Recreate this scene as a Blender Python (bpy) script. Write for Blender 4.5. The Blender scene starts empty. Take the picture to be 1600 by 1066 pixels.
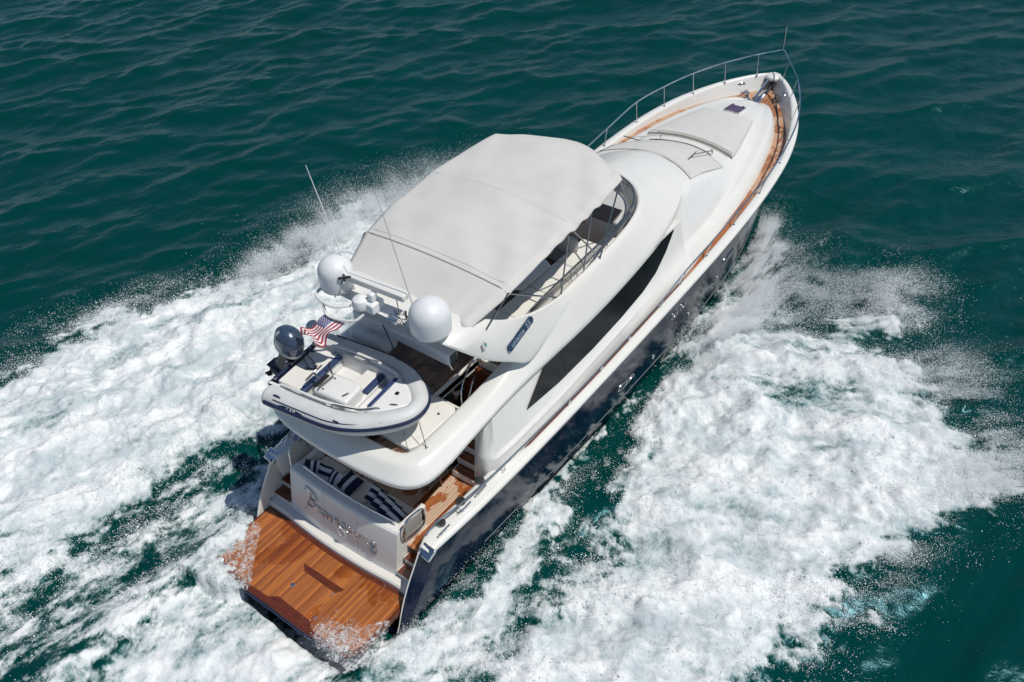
import bpy, bmesh, math, random
import numpy as np
from mathutils import Vector, Matrix, Euler
random.seed(7); rng = np.random.default_rng(11)
scene = bpy.context.scene
COL = scene.collection
# ------------------------------------------------------------------ camera
cam_d = bpy.data.cameras.new('camera'); cam = bpy.data.objects.new('camera', cam_d); COL.objects.link(cam)
r_ = Vector((0.5963744, -0.8017814, -0.0385255)); d_ = Vector((-0.5366289, -0.3625384, -0.7619681)); f_ = Vector((0.5969649, 0.4750921, -0.6464677))
m = Matrix((( r_.x, -d_.x, -f_.x), (r_.y, -d_.y, -f_.y), (r_.z, -d_.z, -f_.z))).to_4x4()
m.translation = Vector((-7.549, -12.361, 18.913))
cam.matrix_world = m
cam_d.sensor_width = 36; cam_d.lens = 1419.2 / 1600 * 36; cam_d.clip_end = 9000; cam_d.clip_start = 0.2
scene.camera = cam
# ------------------------------------------------------------------ light
SUN_DIR = Vector((0.10, -0.45, 0.89)).normalized()
w = bpy.data.worlds.new('World'); scene.world = w; w.use_nodes = True
nt = w.node_tree; bg = nt.nodes['Background']; sky = nt.nodes.new('ShaderNodeTexSky')
sky.sky_type = 'NISHITA'; sky.sun_disc = False
sky.sun_elevation = math.asin(SUN_DIR.z); sky.sun_rotation = math.atan2(SUN_DIR.x, SUN_DIR.y)
sky.air_density = 1.0; sky.dust_density = 0.1; sky.ozone_density = 2.5
nt.links.new(sky.outputs[0], bg.inputs[0]); bg.inputs[1].default_value = 0.075
sd = bpy.data.lights.new('sun', 'SUN'); sd.energy = 3.6; sd.angle = math.radians(0.5); sd.color = (1.0, 0.955, 0.885)
sun = bpy.data.objects.new('sun', sd); COL.objects.link(sun)
sun.rotation_euler = SUN_DIR.to_track_quat('Z', 'Y').to_euler(); sun.location = (0, 0, 40)
scene.view_settings.view_transform = 'Standard'; scene.view_settings.look = 'None'
scene.view_settings.exposure = 0.0; scene.view_settings.gamma = 1.0
scene.cycles.max_bounces = 6

# ------------------------------------------------------------------ materials
def mat(name, col, rough=0.5, metal=0.0, coat=0.0, var=0.0, vscale=3.0, bump=0.0, bscale=20.0, spec=None, stretch=(1,1,1), alpha=1.0):
    m = bpy.data.materials.new(name); m.use_nodes = True
    nt = m.node_tree; b = nt.nodes['Principled BSDF']
    b.inputs['Base Color'].default_value = (*col, 1); b.inputs['Roughness'].default_value = rough
    b.inputs['Metallic'].default_value = metal; b.inputs['Coat Weight'].default_value = coat
    b.inputs['Coat Roughness'].default_value = 0.05
    if spec is not None: b.inputs['Specular IOR Level'].default_value = spec
    if alpha < 1: b.inputs['Alpha'].default_value = alpha
    tc = nt.nodes.new('ShaderNodeTexCoord'); mp = nt.nodes.new('ShaderNodeMapping'); mp.inputs['Scale'].default_value = stretch
    nt.links.new(tc.outputs['Object'], mp.inputs[0])
    if var > 0:
        n = nt.nodes.new('ShaderNodeTexNoise'); n.inputs['Scale'].default_value = vscale; n.inputs['Detail'].default_value = 6
        nt.links.new(mp.outputs[0], n.inputs['Vector'])
        r = nt.nodes.new('ShaderNodeMapRange'); r.inputs[1].default_value = 0.3; r.inputs[2].default_value = 0.7
        r.inputs[3].default_value = 1 - var; r.inputs[4].default_value = 1 + var * 0.6
        nt.links.new(n.outputs[0], r.inputs[0])
        mx = nt.nodes.new('ShaderNodeVectorMath'); mx.operation = 'SCALE'; mx.inputs[0].default_value = col
        nt.links.new(r.outputs[0], mx.inputs['Scale']); nt.links.new(mx.outputs[0], b.inputs['Base Color'])
    if bump > 0:
        n2 = nt.nodes.new('ShaderNodeTexNoise'); n2.inputs['Scale'].default_value = bscale; n2.inputs['Detail'].default_value = 5
        nt.links.new(mp.outputs[0], n2.inputs['Vector'])
        bu = nt.nodes.new('ShaderNodeBump'); bu.inputs['Strength'].default_value = bump; bu.inputs['Distance'].default_value = 0.02
        nt.links.new(n2.outputs[0], bu.inputs['Height']); nt.links.new(bu.outputs[0], b.inputs['Normal'])
    return m
def teak(name, c1, c2, seam, pitch=0.065, rough=0.35, wet=None, coat=0.0, seamw=0.09, joint=0.0):
    """planks along x; wet = second colour laid in patches"""
    m = bpy.data.materials.new(name); m.use_nodes = True
    nt = m.node_tree; L = nt.links.new; N = nt.nodes.new; b = nt.nodes['Principled BSDF']
    b.inputs['Roughness'].default_value = rough; b.inputs['Coat Weight'].default_value = coat; b.inputs['Coat Roughness'].default_value = 0.12
    tc = N('ShaderNodeTexCoord'); s = N('ShaderNodeSeparateXYZ'); L(tc.outputs['Object'], s.inputs[0])
    def M(op, a, bb=None):
        n = N('ShaderNodeMath'); n.operation = op
        for i, v in enumerate((a, bb)):
            if v is None: continue
            if isinstance(v, (int, float)): n.inputs[i].default_value = v
            else: L(v, n.inputs[i])
        return n.outputs[0]
    q = M('DIVIDE', s.outputs['Y'], pitch); fl = M('FLOOR', q); fr = M('FRACT', q)
    jx = M('FLOOR', M('ADD', M('DIVIDE', s.outputs['X'], 60.0), M('MULTIPLY', fl, 0.37)))
    cv = N('ShaderNodeCombineXYZ'); L(fl, cv.inputs[0]); L(jx, cv.inputs[1])
    wn = N('ShaderNodeTexWhiteNoise'); wn.noise_dimensions = '2D'; L(cv.outputs[0], wn.inputs[0])
    mp = N('ShaderNodeMapping'); mp.inputs['Scale'].default_value = (1.2, 38, 4); L(tc.outputs['Object'], mp.inputs[0])
    g = N('ShaderNodeTexNoise'); g.inputs['Scale'].default_value = 1.6; g.inputs['Detail'].default_value = 7; L(mp.outputs[0], g.inputs['Vector'])
    big = N('ShaderNodeTexNoise'); big.inputs['Scale'].default_value = 1.1; big.inputs['Detail'].default_value = 4; L(tc.outputs['Object'], big.inputs['Vector'])
    k = M('ADD', M('MULTIPLY', wn.outputs[0], 0.55), M('ADD', M('MULTIPLY', g.outputs[0], 0.75), M('MULTIPLY', big.outputs[0], 0.35)))
    k = M('SUBTRACT', M('MULTIPLY', k, 1.05), 0.36)
    mx = N('ShaderNodeMix'); mx.data_type = 'RGBA'; L(k, mx.inputs[0]); mx.inputs[6].default_value = (*c1, 1); mx.inputs[7].default_value = (*c2, 1)
    out = mx.outputs[2]
    if wet:
        wcol, th, sc = wet
        wnz = N('ShaderNodeTexNoise'); wnz.inputs['Scale'].default_value = sc; wnz.inputs['Detail'].default_value = 6; wnz.inputs['Roughness'].default_value = 0.62
        mp2 = N('ShaderNodeMapping'); mp2.inputs['Scale'].default_value = (0.8, 1.2, 1); L(tc.outputs['Object'], mp2.inputs[0]); L(mp2.outputs[0], wnz.inputs['Vector'])
        rr = N('ShaderNodeMapRange'); rr.inputs[1].default_value = th; rr.inputs[2].default_value = th + 0.025; L(wnz.outputs[0], rr.inputs[0])
        m3 = N('ShaderNodeMix'); m3.data_type = 'RGBA'; m3.blend_type = 'MULTIPLY'; L(rr.outputs[0], m3.inputs[0]); L(out, m3.inputs[6]); m3.inputs[7].default_value = (*wcol, 1)
        out = m3.outputs[2]
        ro = N('ShaderNodeMapRange'); L(rr.outputs[0], ro.inputs[0]); ro.inputs[3].default_value = 0.6; ro.inputs[4].default_value = 0.22; L(ro.outputs[0], b.inputs['Roughness'])
    sm = M('LESS_THAN', fr, seamw)
    m2 = N('ShaderNodeMix'); m2.data_type = 'RGBA'; L(sm, m2.inputs[0]); L(out, m2.inputs[6]); m2.inputs[7].default_value = (*seam, 1)
    L(m2.outputs[2], b.inputs['Base Color'])
    bu = N('ShaderNodeBump'); bu.inputs['Strength'].default_value = 0.25; bu.inputs['Distance'].default_value = 0.01
    L(M('SUBTRACT', g.outputs[0], M('MULTIPLY', sm, 1.0)), bu.inputs['Height']); L(bu.outputs[0], b.inputs['Normal'])
    return m
GEL = mat('gelcoat_white', (0.735, 0.728, 0.69), 0.28, coat=0.35, var=0.035, vscale=1.3, bump=0.02, bscale=1.5)
GELW = mat('gelcoat_warm', (0.72, 0.70, 0.645), 0.3, coat=0.3, var=0.03, vscale=2.0)
NAVY = mat('hull_navy', (0.004, 0.009, 0.030), 0.10, coat=0.0, spec=0.42, var=0.35, vscale=0.8, bump=0.03, bscale=2.0)
NAVY2 = mat('navy_rubber', (0.012, 0.02, 0.06), 0.45, var=0.2)
CHROME = mat('stainless', (0.72, 0.73, 0.74), 0.16, metal=1.0, var=0.1, vscale=8)
CHROMED = mat('dark_stainless', (0.32, 0.33, 0.35), 0.25, metal=1.0, var=0.15, vscale=8)
BLACK = mat('black_plastic', (0.015, 0.015, 0.017), 0.4, var=0.2)
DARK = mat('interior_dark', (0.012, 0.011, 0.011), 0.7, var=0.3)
GLASS = mat('tinted_glass', (0.008, 0.009, 0.010), 0.10, coat=0.0, var=0.5, vscale=1.1, spec=0.35)
SMOKE = mat('smoked_acrylic', (0.05, 0.052, 0.055), 0.12, coat=0.5, alpha=0.62)
CANVAS = mat('canvas_offwhite', (0.60, 0.59, 0.56), 0.85, var=0.07, vscale=0.8, bump=0.35, bscale=2.2, spec=0.2)
MESHC = mat('cover_grey_white', (0.585, 0.58, 0.55), 0.9, var=0.05, vscale=4, bump=0.15, bscale=14, spec=0.15)
VINYL = mat('vinyl_cream', (0.74, 0.72, 0.67), 0.5, var=0.05, vscale=3, bump=0.08, bscale=8)
VGREY = mat('vinyl_grey', (0.50, 0.50, 0.49), 0.5, var=0.06, vscale=3)
HYP = mat('hypalon_pale_grey', (0.60, 0.61, 0.60), 0.5, var=0.06, vscale=3, bump=0.05, bscale=10)
TGEL = mat('tender_gelcoat', (0.74, 0.74, 0.72), 0.35, coat=0.3, var=0.04)
COWL = mat('engine_cowl', (0.05, 0.075, 0.13), 0.25, metal=0.2, coat=0.5, var=0.12)
DOME = mat('dome_plastic', (0.74, 0.75, 0.76), 0.42, var=0.03, vscale=4)
FABN = mat('pillow_navy', (0.010, 0.014, 0.05), 0.9, var=0.2, vscale=20)
FABW = mat('pillow_white', (0.66, 0.66, 0.65), 0.9, var=0.05, vscale=20)
RED = mat('flag_red', (0.34, 0.025, 0.05), 0.8, var=0.1); WHT = mat('flag_white', (0.75, 0.72, 0.72), 0.8, var=0.04); BLU = mat('flag_blue', (0.05, 0.06, 0.20), 0.8, var=0.1)
WICK = mat('brown_weave', (0.085, 0.03, 0.014), 0.55, var=0.5, vscale=30, bump=0.4, bscale=60)
VARN = mat('varnished_teak', (0.26, 0.075, 0.02), 0.2, coat=0.8, var=0.45, vscale=3, stretch=(1, 12, 4))
VARND = mat('varnished_teak_dark', (0.12, 0.026, 0.009), 0.2, coat=0.7, var=0.35, vscale=3, stretch=(8, 1, 4))
SKIN = mat('skin', (0.45, 0.24, 0.16), 0.5, var=0.08)
SHIRT = mat('lavender_shirt', (0.48, 0.47, 0.62), 0.8, var=0.08)
ROPE = mat('rope_dark', (0.10, 0.09, 0.07), 0.9, var=0.4, vscale=30)
PURP = mat('hatch_purple_glass', (0.10, 0.045, 0.11), 0.08, coat=0.6, var=0.25, vscale=3)
TEALM = mat('logo_teal', (0.01, 0.22, 0.22), 0.4, var=0.1)
BADGE = mat('badge_navy', (0.02, 0.045, 0.09), 0.3, coat=0.4, var=0.1)
LETTER = mat('letter_silver', (0.42, 0.50, 0.58), 0.35, metal=0.4, var=0.1)
PLATFORM = teak('teak_platform', (0.56, 0.18, 0.030), (0.17, 0.040, 0.009), (0.12, 0.036, 0.012), pitch=0.075, rough=0.24, coat=0.5, seamw=0.10, wet=((0.80, 0.70, 0.66), 0.54, 0.8))
FLYTEAK = teak('teak_fly', (0.30, 0.185, 0.13), (0.115, 0.052, 0.030), (0.34, 0.28, 0.23), pitch=0.075, rough=0.4, wet=((0.42, 0.30, 0.24), 0.50, 1.3), seamw=0.14)
COCKTEAK = teak('teak_cockpit', (0.66, 0.50, 0.37), (0.50, 0.33, 0.22), (0.22, 0.13, 0.085), pitch=0.072, wet=((0.62, 0.27, 0.10), 0.52, 1.6), seamw=0.16)
DECKTEAK = teak('teak_foredeck', (0.62, 0.42, 0.28), (0.42, 0.23, 0.13), (0.17, 0.09, 0.055), pitch=0.07, wet=((0.75, 0.50, 0.34), 0.5, 1.0), seamw=0.14)
SIDETEAK = teak('teak_sidedeck', (0.52, 0.19, 0.06), (0.27, 0.08, 0.025), (0.07, 0.03, 0.02), pitch=0.07, rough=0.3, coat=0.3, seamw=0.12)

# ------------------------------------------------------------------ helpers
def empty(name, loc=(0, 0, 0), rot=(0, 0, 0), label=None, cat=None, group=None):
    o = bpy.data.objects.new(name, None); COL.objects.link(o); o.location = loc; o.rotation_euler = rot; o.empty_display_size = 0.3
    if label: o['label'] = label
    if cat: o['category'] = cat
    if group: o['group'] = group
    return o
def mk(name, verts, faces, m, parent=None, smooth=True, angle=35, subsurf=0, label=None, crease=None, mats=None, fm=None, solid=0, bevel=0):
    me = bpy.data.meshes.new(name)
    me.from_pydata([tuple(map(float, v)) for v in verts], [], [tuple(f) for f in faces]); me.update()
    bm = bmesh.new(); bm.from_mesh(me)
    if fm is None: bmesh.ops.remove_doubles(bm, verts=bm.verts, dist=1e-5)
    bmesh.ops.recalc_face_normals(bm, faces=bm.faces); bm.to_mesh(me); bm.free()
    for mm in (mats or [m]): me.materials.append(mm)
    if fm is not None: me.polygons.foreach_set('material_index', fm)
    if smooth:
        me.polygons.foreach_set('use_smooth', [True] * len(me.polygons))
        if not subsurf: me.set_sharp_from_angle(angle=math.radians(angle))
    o = bpy.data.objects.new(name, me); COL.objects.link(o)
    if parent: o.parent = parent
    if bevel:
        b = o.modifiers.new('bevel', 'BEVEL'); b.width = bevel; b.segments = 3; b.limit_method = 'ANGLE'; b.angle_limit = math.radians(40)
    if solid:
        s = o.modifiers.new('solid', 'SOLIDIFY'); s.thickness = solid; s.offset = 0
    if subsurf:
        s = o.modifiers.new('sub', 'SUBSURF'); s.levels = subsurf; s.render_levels = subsurf
    if label: o['label'] = label
    return o
def top(o, label, cat, group=None):
    o['label'] = label; o['category'] = cat
    if group: o['group'] = group
    return o
def crease(o, cols, C, w):
    me = o.data; a = me.attributes.new('crease_edge', 'FLOAT', 'EDGE') if 'crease_edge' not in me.attributes else me.attributes['crease_edge']
    for e in me.edges:
        i, j = e.vertices
        if i % C == j % C and i % C in cols: a.data[e.index].value = w
class G:
    """geometry collector"""
    def __init__(s): s.v = []; s.f = []; s.m = []
    def add(s, v, f, mi=0):
        n = len(s.v); s.v += [tuple(x) for x in v]; s.f += [tuple(i + n for i in q) for q in f]; s.m += [mi] * len(f); return s
    def box(s, x0, x1, y0, y1, z0, z1, mi=0):
        v = [(x, y, z) for z in (z0, z1) for y in (y0, y1) for x in (x0, x1)]
        return s.add(v, [(0, 2, 3, 1), (4, 5, 7, 6), (0, 1, 5, 4), (2, 6, 7, 3), (0, 4, 6, 2), (1, 3, 7, 5)], mi)
    def grid(s, rows, mi=0, closed_u=False, closed_v=False):
        R = len(rows); C = len(rows[0]); v = [p for r in rows for p in r]; f = []
        for i in range(R - (0 if closed_v else 1)):
            for j in range(C - (0 if closed_u else 1)):
                a = i * C + j; b = i * C + (j + 1) % C; c = ((i + 1) % R) * C + (j + 1) % C; d = ((i + 1) % R) * C + j
                f.append((a, b, c, d))
        return s.add(v, f, mi)
    def tube(s, pts, r, n=8, closed=False, smooth=True, mi=0, cap=True):
        P = [Vector(p) for p in pts]
        if smooth and len(P) > 2: P = cr(P, 5, closed)
        rows = []; up = None
        for i, p in enumerate(P):
            if closed: t = (P[(i + 1) % len(P)] - P[i - 1])
            else: t = P[min(i + 1, len(P) - 1)] - P[max(i - 1, 0)]
            t.normalize()
            if up is None: up = Vector((0, 0, 1)) if abs(t.z) < 0.9 else Vector((1, 0, 0))
            a = t.cross(up).normalized(); b = a.cross(t).normalized(); up = b
            rr = r(i / max(1, len(P) - 1)) if callable(r) else r
            rows.append([p + a * (math.cos(k * 2 * math.pi / n) * rr) + b * (math.sin(k * 2 * math.pi / n) * rr) for k in range(n)])
        base = len(s.v)
        s.grid(rows, mi, closed_u=True, closed_v=closed)
        if cap and not closed:
            s.f.append(tuple(base + k for k in range(n))); s.m.append(mi)
            e = base + (len(rows) - 1) * n; s.f.append(tuple(e + k for k in reversed(range(n)))); s.m.append(mi)
        return s
    def lathe(s, prof, c, n=24, axis=(0, 0, 1), mi=0):
        ax = Vector(axis).normalized(); u = ax.orthogonal().normalized(); w_ = ax.cross(u); c = Vector(c); rows = []
        for r, h in prof:
            rows.append([c + ax * h + (u * math.cos(k * 2 * math.pi / n) + w_ * math.sin(k * 2 * math.pi / n)) * r for k in range(n)])
        base = len(s.v); s.grid(rows, mi, closed_u=True)
        s.f.append(tuple(base + k for k in range(n))); s.m.append(mi)
        e = base + (len(rows) - 1) * n; s.f.append(tuple(e + k for k in reversed(range(n)))); s.m.append(mi)
        return s
    def prism(s, poly, z0, z1, mi=0):
        n = len(poly); v = [(p[0], p[1], z0) for p in poly] + [(p[0], p[1], z1) for p in poly]
        f = [tuple(reversed(range(n))), tuple(range(n, 2 * n))] + [(i, (i + 1) % n, n + (i + 1) % n, n + i) for i in range(n)]
        return s.add(v, f, mi)
    def xf(s, M):
        s.v = [tuple(M @ Vector(p)) for p in s.v]; return s
    def build(s, name, m, parent=None, **k):
        if isinstance(m, (list, tuple)): return mk(name, s.v, s.f, None, parent, mats=list(m), fm=s.m, **k)
        return mk(name, s.v, s.f, m, parent, **k)
def cr(P, k=5, closed=False):
    P = [Vector(p) for p in P]; n = len(P); out = []
    rngi = range(n) if closed else range(n - 1)
    for i in rngi:
        p0 = P[i - 1] if (closed or i > 0) else P[0]; p1 = P[i]; p2 = P[(i + 1) % n]; p3 = P[(i + 2) % n] if closed else P[min(i + 2, n - 1)]
        for j in range(k):
            t = j / k
            out.append(0.5 * ((2 * p1) + (-p0 + p2) * t + (2 * p0 - 5 * p1 + 4 * p2 - p3) * t * t + (-p0 + 3 * p1 - 3 * p2 + p3) * t ** 3))
    if not closed: out.append(P[-1].copy())
    return out
def interp(tab, cols):
    xs = tab[0]
    def f(x):
        # monotone-ish cubic
        i = int(np.clip(np.searchsorted(xs, x) - 1, 0, len(xs) - 2)); res = []
        t = (x - xs[i]) / (xs[i + 1] - xs[i]); t = min(1, max(0, t))
        for ys in tab[1:]:
            h = xs[i + 1] - xs[i]
            def sl(k):
                if k <= 0: return (ys[1] - ys[0]) / (xs[1] - xs[0])
                if k >= len(xs) - 1: return (ys[-1] - ys[-2]) / (xs[-1] - xs[-2])
                return (ys[k + 1] - ys[k - 1]) / (xs[k + 1] - xs[k - 1])
            m0, m1 = sl(i) * h, sl(i + 1) * h
            res.append((2*t**3-3*t*t+1)*ys[i] + (t**3-2*t*t+t)*m0 + (-2*t**3+3*t*t)*ys[i+1] + (t**3-t*t)*m1)
        return res
    return f
def mirror_rows(half):  # half section listed outboard -> centre(y=0 last); returns full row from -y to +y
    return [(x, -y, z) for x, y, z in half] + [(x, y, z) for x, y, z in reversed(half[:-1])]
def rbox(name, x0, x1, y0, y1, z0, z1, m, parent=None, bev=0.03, **k):
    return G().box(x0, x1, y0, y1, z0, z1).build(name, m, parent, bevel=bev, **k)
def textmesh(name, s, m, parent, M, size, depth=0.004):
    cu = bpy.data.curves.new(name, 'FONT'); cu.body = s; cu.size = size; cu.extrude = depth; cu.align_x = 'CENTER'; cu.align_y = 'CENTER'; cu.resolution_u = 3
    t = bpy.data.objects.new(name + '_tmp', cu); COL.objects.link(t)
    dg = bpy.context.evaluated_depsgraph_get(); me = bpy.data.meshes.new_from_object(t.evaluated_get(dg)); bpy.data.objects.remove(t); bpy.data.curves.remove(cu)
    me.transform(M); me.materials.clear(); me.materials.append(m)
    o = bpy.data.objects.new(name, me); COL.objects.link(o); o.parent = parent; return o
def frame(o, x, y):  # 4x4 from origin, x axis, y axis
    x = Vector(x).normalized(); z = x.cross(Vector(y)).normalized(); y = z.cross(x)
    M = Matrix((x, y, z)).transposed().to_4x4(); M.translation = Vector(o); return M
# ================================================================== YACHT
Y = empty('motor_yacht', (0, 0, 0), label='white flybridge motor yacht with navy hull speeding through the sea', cat='yacht')
# ---- hull form tables
SH = interp(([1.15, 3, 5, 8, 11.5, 14.5, 17, 19, 20.5, 22, 23.5, 24.5, 25.1, 25.4],
             [2.72, 2.88, 2.98, 3.10, 3.20, 3.25, 3.20, 3.04, 2.80, 2.36, 1.66, 0.98, 0.45, 0.03],
             [1.78, 1.86, 1.97, 2.20, 2.48, 2.72, 2.92, 3.08, 3.20, 3.32, 3.42, 3.48, 3.5, 3.5]), 0)
CH = interp(([0, 5, 10, 14, 17, 19, 20.5, 22, 23.5, 24.5, 25.4],
             [2.60, 2.75, 2.84, 2.82, 2.62, 2.26, 1.88, 1.34, 0.70, 0.30, 0.02],
             [-0.12, -0.10, -0.10, -0.08, 0.0, 0.18, 0.45, 0.95, 1.75, 2.45, 3.3],
             [-0.9, -0.9, -0.9, -0.9, -0.7, -0.45, -0.1, 0.45, 1.3, 2.15, 3.25]), 0)
def hull_pt(x, t, side=1):
    ys, zs = SH(max(x, 1.15)); yc, zc, zk = CH(x)
    fl = 0.10 * max(0, (x - 12) / 10) - 0.05
    z = zs + (zc - zs) * t; y = ys + (yc - ys) * (t ** (1.0 if x < 15 else max(0.6, 1 - (x - 15) * 0.05))) - fl * math.sin(math.pi * t)
    xx = x
    if x < 3.0:
        k = (3.0 - x) / 1.85
        xx = x + k * (0.32 - 1.42 * min(1.15, max(0, (1.78 - z) / 1.78)))
    return Vector((xx, side * max(y, 0.0), z))
def hull_rows(xs, ts, side=1): return [[hull_pt(x, t, side) for t in ts] for x in xs]
XS = list(np.linspace(1.15, 23.5, 64)) + list(np.linspace(23.7, 25.4, 14)); TS = list(np.linspace(0, 1, 11))
g = G()
for sgn in (1, -1):
    rows = []
    for x in XS:
        yc, zc, zk = CH(x); r = [hull_pt(x, t, sgn) for t in TS]
        last = r[-1]; r += [Vector((last.x, last.y * 0.97, zc - 0.05)), Vector((last.x, last.y * 0.5, (zc + zk) / 2 - 0.05)), Vector((last.x, 0, zk))]
        rows.append(r)
    g.grid(rows)
hull = g.build('hull', NAVY, Y, angle=50)
# thin rubbing strip below the gunwale, chine stripe
for sgn in (1, -1):
    for t, r, o in ((0.035, 0.022, 0.008),):
        G().tube([hull_pt(x, t, sgn) + Vector((0, sgn * o, 0)) for x in np.linspace(1.2, 25.3, 70)], r, 6, smooth=False).build('rubbing_strip', CHROMED, Y)
STRG = mat('stripe_grey', (0.20, 0.22, 0.24), 0.4, var=0.1)
for sgn in (1, -1):
    for t in (0.80,):
        G().tube([hull_pt(x, t, sgn) + Vector((0, sgn * 0.004, 0)) for x in np.linspace(3, 22.5, 60)], 0.008, 6, smooth=False).build('chine_stripe', STRG, Y)
# wings beside the swim platform: inner lining, white edge
for sgn in (1, -1):
    g = G(); rows = []
    for z in np.linspace(-0.12, 1.80, 9):
        t = (1.78 - z) / 1.9; e = hull_pt(1.15, min(1, max(0, t)), sgn)
        e.z = z
        yi = sgn * 2.50; f_ = min(1.12, max(0, (1.78 - z) / 1.78)); xi = 0.98 - 0.98 * f_ - 0.12 * math.sin(math.pi * min(1, f_))
        rows.append([e + Vector((0, sgn * .004, 0)), Vector((xi * .45 + e.x * .55 - .04, e.y * .62 + yi * .38, z)), Vector((xi, yi + sgn * 0.03, z)), Vector((xi - .012, yi + sgn * .005, z)), Vector((xi + 0.02, yi - sgn * .02, z)), Vector((2.6, yi - sgn * .02, z))])
    g.grid(rows); g.m = [0 if (k % 5) < 2 else 1 for k in range(len(g.f))]
    g.build('wing_lining', [NAVY, GELW], Y, angle=30)
# gunwale cap + bulwark
def hull_y_at(x, z):
    ys, zs = SH(max(x, 1.15)); yc, zc, zk = CH(x); return hull_pt(x, min(1, max(0, (zs - z) / (zs - zc))), 1).y
def deckz(x): return float(np.interp(x, [1, 4.4, 5.0, 10.6, 12.0, 14, 16, 18, 20, 23, 25.4], [1.25, 1.25, 1.6, 1.85, 2.40, 2.66, 2.82, 2.93, 2.98, 3.02, 3.06]))
def capin(x): return float(np.interp(x, [1.1, 1.6, 4.2, 4.8, 8, 12, 17, 22, 24.5, 25.4], [0.28, 0.50, 0.52, 0.24, 0.22, 0.25, 0.27, 0.27, 0.24, 0.24]))
g = G(); XG = list(np.linspace(1.13, 22, 60)) + list(np.linspace(22.2, 25.38, 22))
for sgn in (1, -1):
    rows = []
    for x in XG:
        ys, zs = SH(max(x, 1.15)); wd = capin(x); zd = deckz(x) - 0.05
        yi = max(ys - wd, 0.0); yl = max(0, min(yi - 0.05, hull_y_at(x, zd) - 0.07)) if x > 4.6 else yi - .05
        # at the stem the cap runs forward-aft instead of sideways
        xb = x
        if ys < 1.0: xb = x - 0.0
        lip = min(0.06, ys * 0.3)
        ro = [(x, ys + 0.005, zs - 0.07), (x, ys + 0.03, zs - 0.02), (x, ys + 0.015, zs + 0.05), (x, max(ys - lip, 0), zs + 0.085),
              (xb, max(yi + 0.06, 0), zs + 0.10), (xb, yi, zs + 0.075), (xb, max(yi - 0.02, 0), zs + 0.0), (xb, yl, zd)]
        rows.append([(a, sgn * b, c) for a, b, c in ro])
    g.grid(rows)
    # aft end face
    r0 = rows[0]; g.add(r0, [tuple(range(len(r0)))])
gun = g.build('gunwale', GEL, Y, angle=60)
# stem head infill so the bow is closed and rounded
g = G().lathe([(0.0, 0.11), (0.20, 0.105), (0.30, 0.07), (0.33, 0.0), (0.30, -0.08), (0, -0.1)], (25.14, 0, 3.5), 24); g.v = [(25.14 + (x - 25.14) * 0.95, y * 0.95, z) for x, y, z in g.v]
g.build('stem_head', GEL, Y, angle=50)
# decks
g = G(); rows = []
for x in list(np.linspace(11.0, 24.9, 40)):
    z = deckz(x); yi = max(min(SH(x)[0] - capin(x) - 0.02, hull_y_at(x, z) - .05), 0.02)
    rows.append([(x, -yi + 2 * yi * k / 6, z) for k in range(7)])
g.grid(rows); 
G().grid([r for r in rows if r[0][0] > 17.0]).build('foredeck', DECKTEAK, Y, smooth=False)
G().grid([r for r in rows if r[0][0] < 17.3]).build('side_deck', SIDETEAK, Y, smooth=False)
for sgn in (1, -1):
    G().grid([[(x, sgn * 2.35, deckz(x)), (x, sgn * (SH(x)[0] - 0.3), deckz(x))] for x in np.linspace(4.5, 11.2, 12)]).build('side_walkway', VARN, Y, smooth=False)
# ---- swim platform
pl = [(-1.52, 0.0), (-1.53, 1.0), (-1.47, 2.0), (-1.34, 2.36), (-1.1, 2.46), (0.95, 2.46)]
poly = [(x, -y) for x, y in reversed(pl[1:])] + pl
SP = mk('swim_platform', *(lambda g: (g.v, g.f))(G().prism([(x, y * 1.0) for x, y in poly], 0.32, 0.492)), VARND, Y, smooth=False, bevel=0.02)
inner = [(x + 0.0 if x > 0 else x + 0.13, max(-2.42, min(2.42, y * 0.97))) for x, y in poly]
mk('teak_sheet', [(x, y, 0.497) for x, y in inner], [tuple(range(len(inner)))], PLATFORM, SP, smooth=False)
# dark red border inlays: aft stepped band, forward curved band, folded step slot
z = 0.502
mk('aft_border', [(-1.50, 1.4, z), (-1.42, 1.4, z), (-1.38, 1.0, z), (-1.36, 0.38, z), (-1.21, 0.18, z), (-1.24, -0.95, z), (-1.38, -1.10, z), (-1.38, -2.3, z), (-1.46, -2.3, z), (-1.51, 0, z)], [tuple(range(10))], VARND, SP, smooth=False)
fw = [(0.66 - 0.16 * (1 - (y / 2.4) ** 2), y) for y in np.linspace(-2.42, 2.42, 15)]
mk('forward_border', [(x - 0.16, y, z) for x, y in fw] + [(x + 0.5, y, z) for x, y in fw], [(i, i + 1, i + 16, i + 15) for i in range(14)], VARND, SP, smooth=False)
mk('step_slot', [(-0.19, 0.38, z), (-0.35, 0.20, z), (-0.36, -0.88, z), (-0.17, -1.0, z)][::1], [(0, 1, 2, 3)], VARND, SP, smooth=False)
g = G().prism([(-0.16, 0.9), (-0.075, 0.93), (-0.12, -0.3), (-0.22, -0.3)], 0, 0)
for x, y in ((-0.79, 0.14), (-0.42, -0.85), (-1.12, -0.97)):
    g2 = G()
    if y > 0: g2.lathe([(0.0, 0.014), (0.05, 0.014), (0.06, 0.0)], (x, y, 0.502), 16)
    else: g2.box(x - 0.05, x + 0.05, y - 0.012, y + 0.012, 0.502, 0.522).box(x - 0.055, x - 0.03, y - 0.03, y + 0.03, 0.502, 0.512).box(x + 0.03, x + 0.055, y - 0.03, y + 0.03, 0.502, 0.512)
    g2.build('deck_fitting', CHROME, SP)
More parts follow.
